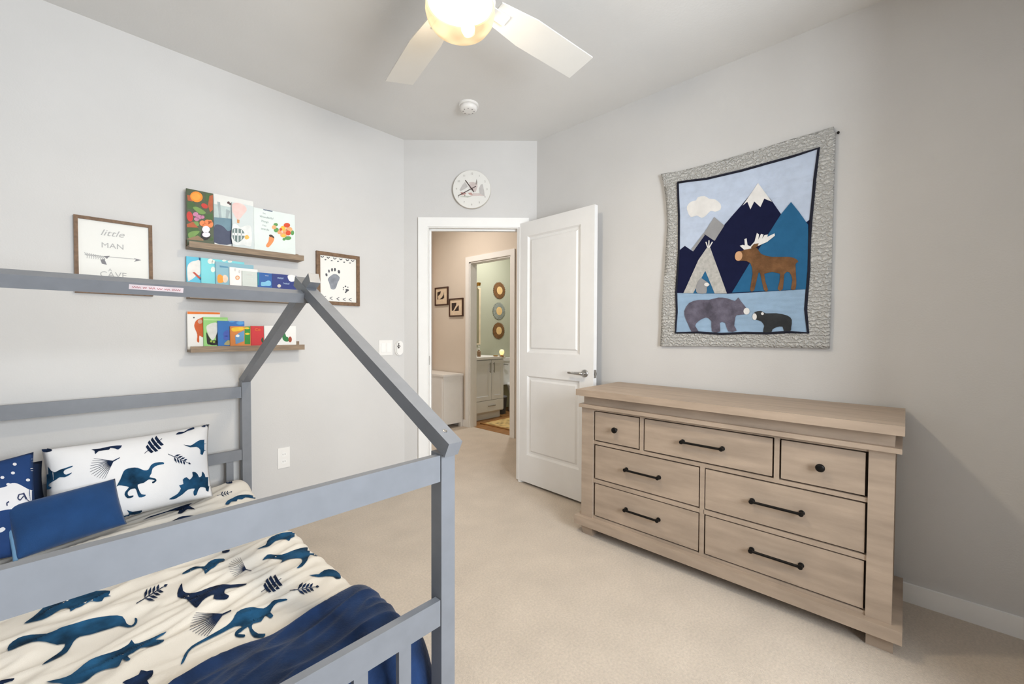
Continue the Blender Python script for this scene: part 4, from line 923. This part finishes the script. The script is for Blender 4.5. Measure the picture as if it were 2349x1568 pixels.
mo = qd('moose', [(600,880),(640,870),(690,850),(735,855),(760,890),(830,910),(940,910),(990,925),(1003,945),(985,958),(990,1060),(985,1120),(955,1120),(965,1060),(945,1010),(912,1022),(902,1120),(868,1120),(885,1020),(780,1020),(806,1125),(778,1125),(755,1020),(740,1020),(716,1125),(688,1125),(705,1020),(690,950),(640,935),(600,935)], QMO, 5, sm=2)
qd('antlers', [(622,838),(650,864),(690,857),(745,837),(800,812),(850,772),(848,757),(800,780),(805,764),(783,768),(766,793),(776,764),(760,760),(741,800),(747,764),(733,754),(718,810),(690,842),(672,832),(666,789),(652,795),(655,835),(640,832)], QW, 6, mo)
qd('muzzle', ellipse(615,905,24,32,.2), QMZ, 6, mo); qd('ear', [(695,848),(715,826),(745,822),(735,846),(705,860)], QMO, 7, mo)
gb = qd('grey_bear', [(258,1262),(290,1210),(350,1190),(420,1190),(480,1175),(540,1180),(590,1197),(610,1174),(625,1195),(650,1225),(668,1255),(650,1285),(600,1290),(590,1320),(585,1360),(600,1392),(545,1396),(525,1340),(490,1340),(492,1396),(438,1396),(435,1330),(400,1305),(350,1330),(330,1360),(352,1396),(308,1399),(285,1350),(265,1310)], QGB, 3, sm=2)
qd('snout', ellipse(666,1264,20,22), QW, 4, gb)
bb = qd('black_bear', [(705,1300),(720,1270),(760,1262),(790,1278),(860,1277),(930,1292),(960,1320),(956,1370),(950,1393),(910,1396),(900,1365),(860,1368),(832,1385),(826,1400),(773,1399),(780,1360),(760,1330),(730,1320)], QBB, 3, sm=2)
qd('snout', ellipse(718,1300,14,22), QW, 4, bb); qd('ear', ellipse(769,1280,9,9), QW, 4, bb)
nl = onx(1923.5, 306, XR)
top(rebase(obj('push_pin', lathe(B(), nl, (-1, 0, 0), [(.003, 0), (.003, .008), (.006, .009), (.006, .014), (0, .015)], 12), BLACK), nl), 'small dark push pin in the wall by the quilt corner', 'pin')

# ================================================================== hallway
def hframe(u0, v0, u1, v1, label, inner):
    a = onx(u0, v0, XH-.02); b = onx(u1, v1, XH-.02)
    y0, y1, z0, z1 = b.y, a.y, b.z, a.z
    t = thing('framed_picture', label, 'picture', (XH, (y0+y1)/2, z0), 'small framed pictures in the hallway')
    w = .016
    HF = mat('dark_brown_frame', (70, 44, 32), .5, var=.1)
    for p, q in (((y0, z0), (y0+w, z1)), ((y1-w, z0), (y1, z1)), ((y0+w, z1-w), (y1-w, z1)), ((y0+w, z0), (y1-w, z0+w))):
        bm = B(); box(bm, (XH-.02, p[0], p[1]), (XH-.001, q[0], q[1])); obj('frame_bar', bm, HF, t)
    bm = B(); box(bm, (XH-.010, y0+w, z0+w), (XH-.004, y1-w, z1-w)); mt_ = obj('mat_board', bm, flat('cream_mat_board', 226, 206, 180), t)
    pm = plane_map(V((XH-.010, 0, 0)), V((-1, 0, 0)))
    decal('picture_art', inner, pm, flat('dark_sepia', 52, 40, 36, var=.2), mt_, off=.0008)
c7 = crop(6.03, 960, 520)
hframe(997, 660, 1026.5, 699, 'small framed sepia picture higher on the hallway wall', [c7([(262,905),(310,890),(300,930),(270,960),(275,1005),(262,1005)]), c7([(350,895),(356,980),(335,1000),(290,1005),(320,980),(345,940)])])
hframe(1029.5, 685, 1061, 725, 'small framed sepia picture lower and nearer the bathroom door', [c7([(460,1055),(525,1050),(520,1085),(480,1160),(460,1160)]), c7([(558,1080),(558,1160),(495,1165),(530,1110)])])
# white cabinet
ca_ = ony(1017.5, 900, 4.075); cabx0 = ca_.x; cabz = onx(1060, 856, XH-.02).z
cab = thing('hall_cabinet', 'low white cabinet on short legs in the hallway', 'cabinet', ((cabx0+XH)/2, 4.3, 0))
CABW = mat('cabinet_white', (238, 236, 233), .5, var=.01)
bm = B(); box(bm, (cabx0-.012, 4.06, cabz-.022), (XH-.016, 4.72, cabz)); obj('top', bm, CABW, cab, bevel=.003)
bm = B(); box(bm, (cabx0, 4.075, .055), (XH-.05, 4.71, cabz-.022)); obj('body', bm, CABW, cab)
bm = B(); box(bm, (XH-.05, 4.072, 0), (XH-.018, 4.12, cabz-.022)); obj('leg', bm, CABW, cab)
for x, y in ((cabx0, 4.67), (XH-.05, 4.67)):
    bm = B(); box(bm, (x, y, 0), (x+.03, y+.035, .056)); obj('leg', bm, CABW, cab)
bm = B(); box(bm, (cabx0-.006, 4.10, .075), (cabx0, 4.69, cabz-.05)); cdoor = obj('door', bm, CABW, cab)
kn = V((cabx0-.006, 4.64, cabz-.07)); obj('knob', lathe(B(), kn, (-1, 0, 0), [(.004, 0), (.004, .010), (.009, .014), (.009, .02), (0, .022)], 12), mat('copper_knob', (150, 90, 70), .4, .6), cdoor)
# narrow oak board with lettering at the hall's end
w0, w1 = ony(983.5, 546, YE-.02), ony(989, 842, YE-.02)
OAKH = mat('honey_oak', (186, 132, 62), .5, var=.12, scale=10, stretch=(10, 10, 1))
hb = thing('hanging_board', 'tall narrow oak board with dark lettering at the hallway end', 'sign', (w0.x, YE, w1.z))
bm = B(); box(bm, (w0.x-.05, YE-.02, w1.z), (w1.x, YE-.001, w0.z)); brd = obj('board', bm, OAKH, hb)
for v0, v1 in ((674, 678), (684, 692), (697, 706), (711, 722), (727, 737)):
    a, b = ony(984, v0, YE-.02), ony(988.4, v1, YE-.02); bm = B(); box(bm, (a.x-.03, YE-.026, b.z), (b.x, YE-.02, a.z)); obj('letter', bm, flat('dark_red_letter', 92, 44, 34), brd)

# ================================================================== bathroom
VX0, VX1, VF = 3.56, 4.205, 4.12
vz = ony(1130, 818, VF).z
van = thing('bathroom_vanity', 'white bathroom vanity with two shaker doors and a drawer', 'vanity', (3.88, 4.36, 0))
VW = mat('vanity_white', (234, 236, 240), .45, var=.01)
bm = B(); box(bm, (VX0, VF+.02, .10), (VX1, YV-.002, vz-.03)); obj('body', bm, VW, van)
bm = B(); box(bm, (VX0, VF+.06, 0), (VX1-.02, YV-.002, .10)); obj('toe_kick', bm, VW, van)
bm = B(); box(bm, (VX0-.01, VF-.015, vz-.03), (VX1+.015, YV-.002, vz)); obj('worktop', bm, WHITE, van, bevel=.004)
zd0, zd1 = .27, vz-.045; xm = ony(1127.5, 890, VF).x
for x0_, x1_, hx in ((VX0+.01, xm-.003, xm-.035), (xm+.003, VX1-.008, xm+.035)):
    bm = B(); box(bm, (x0_, VF+.006, zd0), (x1_, VF+.02, zd1)); d = obj('door', bm, VW, van)
    for p, q in (((x0_, zd0), (x0_+.055, zd1)), ((x1_-.055, zd0), (x1_, zd1)), ((x0_+.055, zd1-.055), (x1_-.055, zd1)), ((x0_+.055, zd0), (x1_-.055, zd0+.055))):
        bm = B(); box(bm, (p[0], VF, p[1]), (q[0], VF+.006, q[1])); obj('shaker_rail', bm, VW, d)
    bm = tube(B(), [(hx, VF-.02, zd1-.17), (hx, VF-.02, zd1-.03)], .006, 8)
    for z in (zd1-.15, zd1-.05): tube(bm, [(hx, VF, z), (hx, VF-.02, z)], .004, 6)
    obj('handle', bm, STEEL, d)
bm = B(); box(bm, (VX0+.01, VF, .115), (VX1-.008, VF+.02, zd0-.006)); d = obj('drawer', bm, VW, van)
xm2 = ony(1126, 940, VF).x
bm = tube(B(), [(xm2-.07, VF-.02, .19), (xm2+.07, VF-.02, .19)], .006, 8)
for s in (-.05, .05): tube(bm, [(xm2+s, VF, .19), (xm2+s, VF-.02, .19)], .004, 6)
obj('handle', bm, STEEL, d)
# three round wall ornaments
def ornament(u, v, ru, rv, label, col):
    P = ony(u, v, YV-.012); r = abs(ony(u, v-rv, YV-.012).z-P.z)
    t = thing('round_ornament', label, 'wall decor', (P.x, YV, P.z-r), 'round ornaments in the bathroom')
    m_ = mat('ornament_%d' % col[0], col, .7, var=.15, scale=40)
    bm = lathe(B(), V((P.x, YV-.001, P.z)), (0, -1, 0), [(r*.94, 0), (r*.94, .008), (r*.5, .014), (r*.45, .012)], 36); obj('disc', bm, m_, t)
    bm = B()
    for k in range(28):
        a = 2*math.pi*k/28; d_ = V((math.cos(a), 0, math.sin(a))); tube(bm, [V((P.x, YV-.010, P.z))+d_*r*.48, V((P.x, YV-.008, P.z))+d_*r*1.02], .004, 5)
    o = obj('rays', bm, m_, t)
    obj('centre', lathe(B(), V((P.x, YV-.010, P.z)), (0, -1, 0), [(r*.47, 0), (r*.47, .006), (0, .008)], 28), mat('ornament_centre', (236, 200, 140), .3, var=.04), t)
ornament(1146, 666, 14, 19.5, 'brown sunburst ornament highest on the green bathroom wall', (128, 92, 58))
ornament(1145, 713, 14, 20, 'grey-green sunburst ornament between two brown ones', (148, 154, 146))
ornament(1144.5, 758, 14, 19, 'brown sunburst ornament lowest, above the vanity', (126, 90, 54))
# mirror, sconce, soap bottle and lamp
mrx1 = ony(1102.5, 720, YV-.02).x
mir = thing('bathroom_mirror', 'bathroom mirror above the vanity with a slim pale frame', 'mirror', (mrx1-.3, YV, 1.05))
mz0, mz1 = ony(1100, 790, YV-.02).z, ony(1100, 660, YV-.02).z
bm = B(); box(bm, (VX0+.02, YV-.016, mz0), (mrx1-.03, YV-.002, mz1)); obj('mirror_glass', bm, mat('mirror_glass', (230, 224, 210), .06, 1.0, var=.0), mir)
for p, q in (((VX0, mz0), (VX0+.02, mz1)), ((mrx1-.03, mz0), (mrx1, mz1)), ((VX0+.02, mz1-.02), (mrx1-.03, mz1)), ((VX0+.02, mz0), (mrx1-.03, mz0+.02))):
    bm = B(); box(bm, (p[0], YV-.02, p[1]), (q[0], YV-.001, q[1])); obj('mirror_frame', bm, mat('pale_wood_frame', (226, 210, 180), .5, var=.05), mir)
P = ony(1098.5, 652, YV-.06)
sc_ = thing('wall_sconce', 'small brass sconce at the mirror edge in the bathroom', 'light', (P.x, YV, P.z))
BRS = mat('brass', (176, 130, 62), .3, 1.0, var=.05)
obj('backplate', lathe(B(), (P.x, YV-.001, P.z), (0, -1, 0), [(.03, 0), (.03, .01), (.01, .012), (.01, .05)], 16), BRS, sc_)
obj('shade', lathe(B(), (P.x, YV-.06, P.z-.02), (0, 0, 1), [(.022, 0), (.03, .04), (.03, .045)], 16), BRS, sc_)
P = ony(1098.6, 806, 4.28); sbz = vz
sb = thing('soap_bottle', 'small amber soap bottle on the vanity top', 'bottle', (P.x, 4.28, sbz))
obj('bottle_body', lathe(B(), (P.x, 4.28, sbz), (0, 0, 1), [(.024, 0), (.026, .01), (.026, .07), (.014, .085), (.012, .095)], 18), mat('amber_glass', (140, 112, 84), .3, var=.1), sb, smooth=False)
obj('pump', lathe(B(), (P.x, 4.28, sbz+.095), (0, 0, 1), [(.014, 0), (.014, .018), (.005, .02), (.005, .045), (.016, .047), (.016, .055)], 14), WHITE, sb)
k_ = ray(1151, 800); P = V((4.165, 4.165*k_.y/k_.x, vz)); LY = P.y
lm = thing('table_lamp', 'small glowing round lamp at the end of the vanity', 'lamp', (P.x, LY, vz))
obj('lamp_base', lathe(B(), (P.x, LY, vz), (0, 0, 1), [(.03, 0), (.035, .008), (.012, .012), (.012, .03)], 18), BRS, lm)
obj('lamp_shade', lathe(B(), (P.x, LY, vz+.018), (0, 0, 1), [(.015, 0), (.03, .02), (.035, .04), (.032, .062), (.02, .075), (0, .08)], 20), mat('lit_shade', (255, 230, 180), .6, emit=((255, 214, 140), .9)), lm, smooth=True)
k_ = ray(1137, 806); P = V((4.10, 4.10*k_.y/k_.x, vz)); LY = P.y
tray = top(rebase(obj('soap_dish', lathe(B(), (P.x, LY, vz), (0, 0, 1), [(.028, 0), (.034, .008), (.036, .012), (.03, .010), (0, .006)], 20), BRS), (P.x, LY, vz)), 'shallow brass dish on the vanity top beside the lamp', 'dish')
# toilet
tx = 4.66
to = thing('toilet', 'white toilet beside the vanity under the ornaments', 'toilet', (tx, 4.3, 0))
POR = mat('porcelain', (232, 232, 232), .15, var=.005)
bm = B(); box(bm, (tx-.21, YV-.20, .40), (tx+.21, YV-.01, .76)); obj('tank', bm, POR, to, bevel=.02)
bm = B(); box(bm, (tx-.22, YV-.21, .76), (tx+.22, YV-.005, .80)); obj('tank_lid', bm, POR, to, bevel=.008)
def oval(bm, yc, prof, n=28):
    rings = []
    for rx_, ry_, z, dy in prof: rings.append([bm.verts.new((tx+rx_*math.cos(2*math.pi*i/n), yc+dy+ry_*math.sin(2*math.pi*i/n), z)) for i in range(n)])
    for a, b in zip(rings, rings[1:]):
        for i in range(n): bm.faces.new((a[i], a[(i+1) % n], b[(i+1) % n], b[i]))
    bm.faces.new(rings[0]); bm.faces.new(rings[-1]); return bm
obj('bowl', oval(B(), 4.18, [(.12, .22, 0, .05), (.11, .20, .12, .05), (.13, .21, .25, .02), (.18, .25, .36, 0), (.185, .26, .39, 0)]), POR, to, smooth=True)
obj('seat', oval(B(), 4.18, [(.19, .265, .39, 0), (.195, .27, .40, 0), (.19, .265, .425, 0), (.17, .245, .43, 0)]), POR, to, smooth=True)
bm = tube(B(), [(tx-.15, YV-.20, .71), (tx-.15, YV-.225, .71), (tx-.09, YV-.23, .70)], .008, 8); obj('flush_lever', bm, STEEL, to)
P = onz(1165, 941, 0)
wb = thing('waste_bin', 'dark grey waste bin on the bathroom floor by the toilet', 'bin', (4.335, 4.33, 0))
obj('bin_body', lathe(B(), wb.location, (0, 0, 1), [(.085, 0), (.105, .24), (.108, .245), (.10, .245), (.082, .01), (0, .01)], 24), mat('dark_grey_bin', (78, 78, 82), .6, var=.08), wb)
obj('bin_rim', lathe(B(), V(wb.location)+V((0, 0, .24)), (0, 0, 1), [(.104, 0), (.111, .002), (.111, .012), (.104, .014)], 24), mat('bin_rim_grey', (110, 110, 114), .5), wb)
r0, r1 = V((3.66, 3.36, 0)), V((4.35, 4.02, 0))
rug = thing('bath_rug', 'patterned gold and olive rug on the bathroom floor', 'rug', (4.0, 3.7, 0))
RUG = bpy.data.materials.new('rug_pattern'); RUG.use_nodes = True; N = RUG.node_tree.nodes; L = RUG.node_tree.links; b = N['Principled BSDF']
tcn = N.new('ShaderNodeTexCoord'); vo = N.new('ShaderNodeTexVoronoi'); vo.inputs['Scale'].default_value = 16; L.new(tcn.outputs['Object'], vo.inputs['Vector'])
crn_ = N.new('ShaderNodeValToRGB'); crn_.color_ramp.elements[0].color = rgb(96, 84, 50); crn_.color_ramp.elements[1].color = rgb(206, 176, 118); crn_.color_ramp.elements[1].position = .6; L.new(vo.outputs[0], crn_.inputs[0]); L.new(crn_.outputs[0], b.inputs['Base Color']); b.inputs['Roughness'].default_value = .95
bm = B(); box(bm, (r0.x+.04, r0.y+.04, .0005), (r1.x-.04, r1.y-.04, .010)); obj('field', bm, RUG, rug)
for p, q in (((r0.x, r0.y), (r0.x+.04, r1.y)), ((r1.x-.04, r0.y), (r1.x, r1.y)), ((r0.x+.04, r0.y), (r1.x-.04, r0.y+.04)), ((r0.x+.04, r1.y-.04), (r1.x-.04, r1.y))):
    bm = B(); box(bm, (p[0], p[1], .0005), (q[0], q[1], .010)); obj('rug_border', bm, mat('rug_border_brown', (146, 104, 56), .95, var=.15), rug)

# ================================================================== lamps of the hallway and the bathroom
def downlight(name, x, y, z, power, col, label):
    t = thing(name, label, 'light', (x, y, z))
    obj('ring', lathe(B(), (x, y, z), (0, 0, -1), [(.075, 0), (.075, .006), (.06, .006)], 28), WHITE, t)
    obj('lens', lathe(B(), (x, y, z-.0005), (0, 0, -1), [(.058, 0), (.058, .004), (0, .004)], 28), mat('lit_lens_'+name, (255, 240, 215), .5, emit=((255, 230, 190), 4)), t)
    l = bpy.data.lights.new(name+'_lamp', 'AREA'); l.shape = 'DISK'; l.size = .11; l.energy = power; l.color = col
    o = bpy.data.objects.new(name+'_lamp', l); COL.objects.link(o); o.location = (x, y, z-.012)
downlight('hall_downlight', 2.62, 3.75, HC, 12.5, (1, .92, .83), 'recessed hallway ceiling light')
downlight('bath_downlight', 4.2, 3.9, HC, 17, (1, .98, .95), 'recessed bathroom ceiling light')
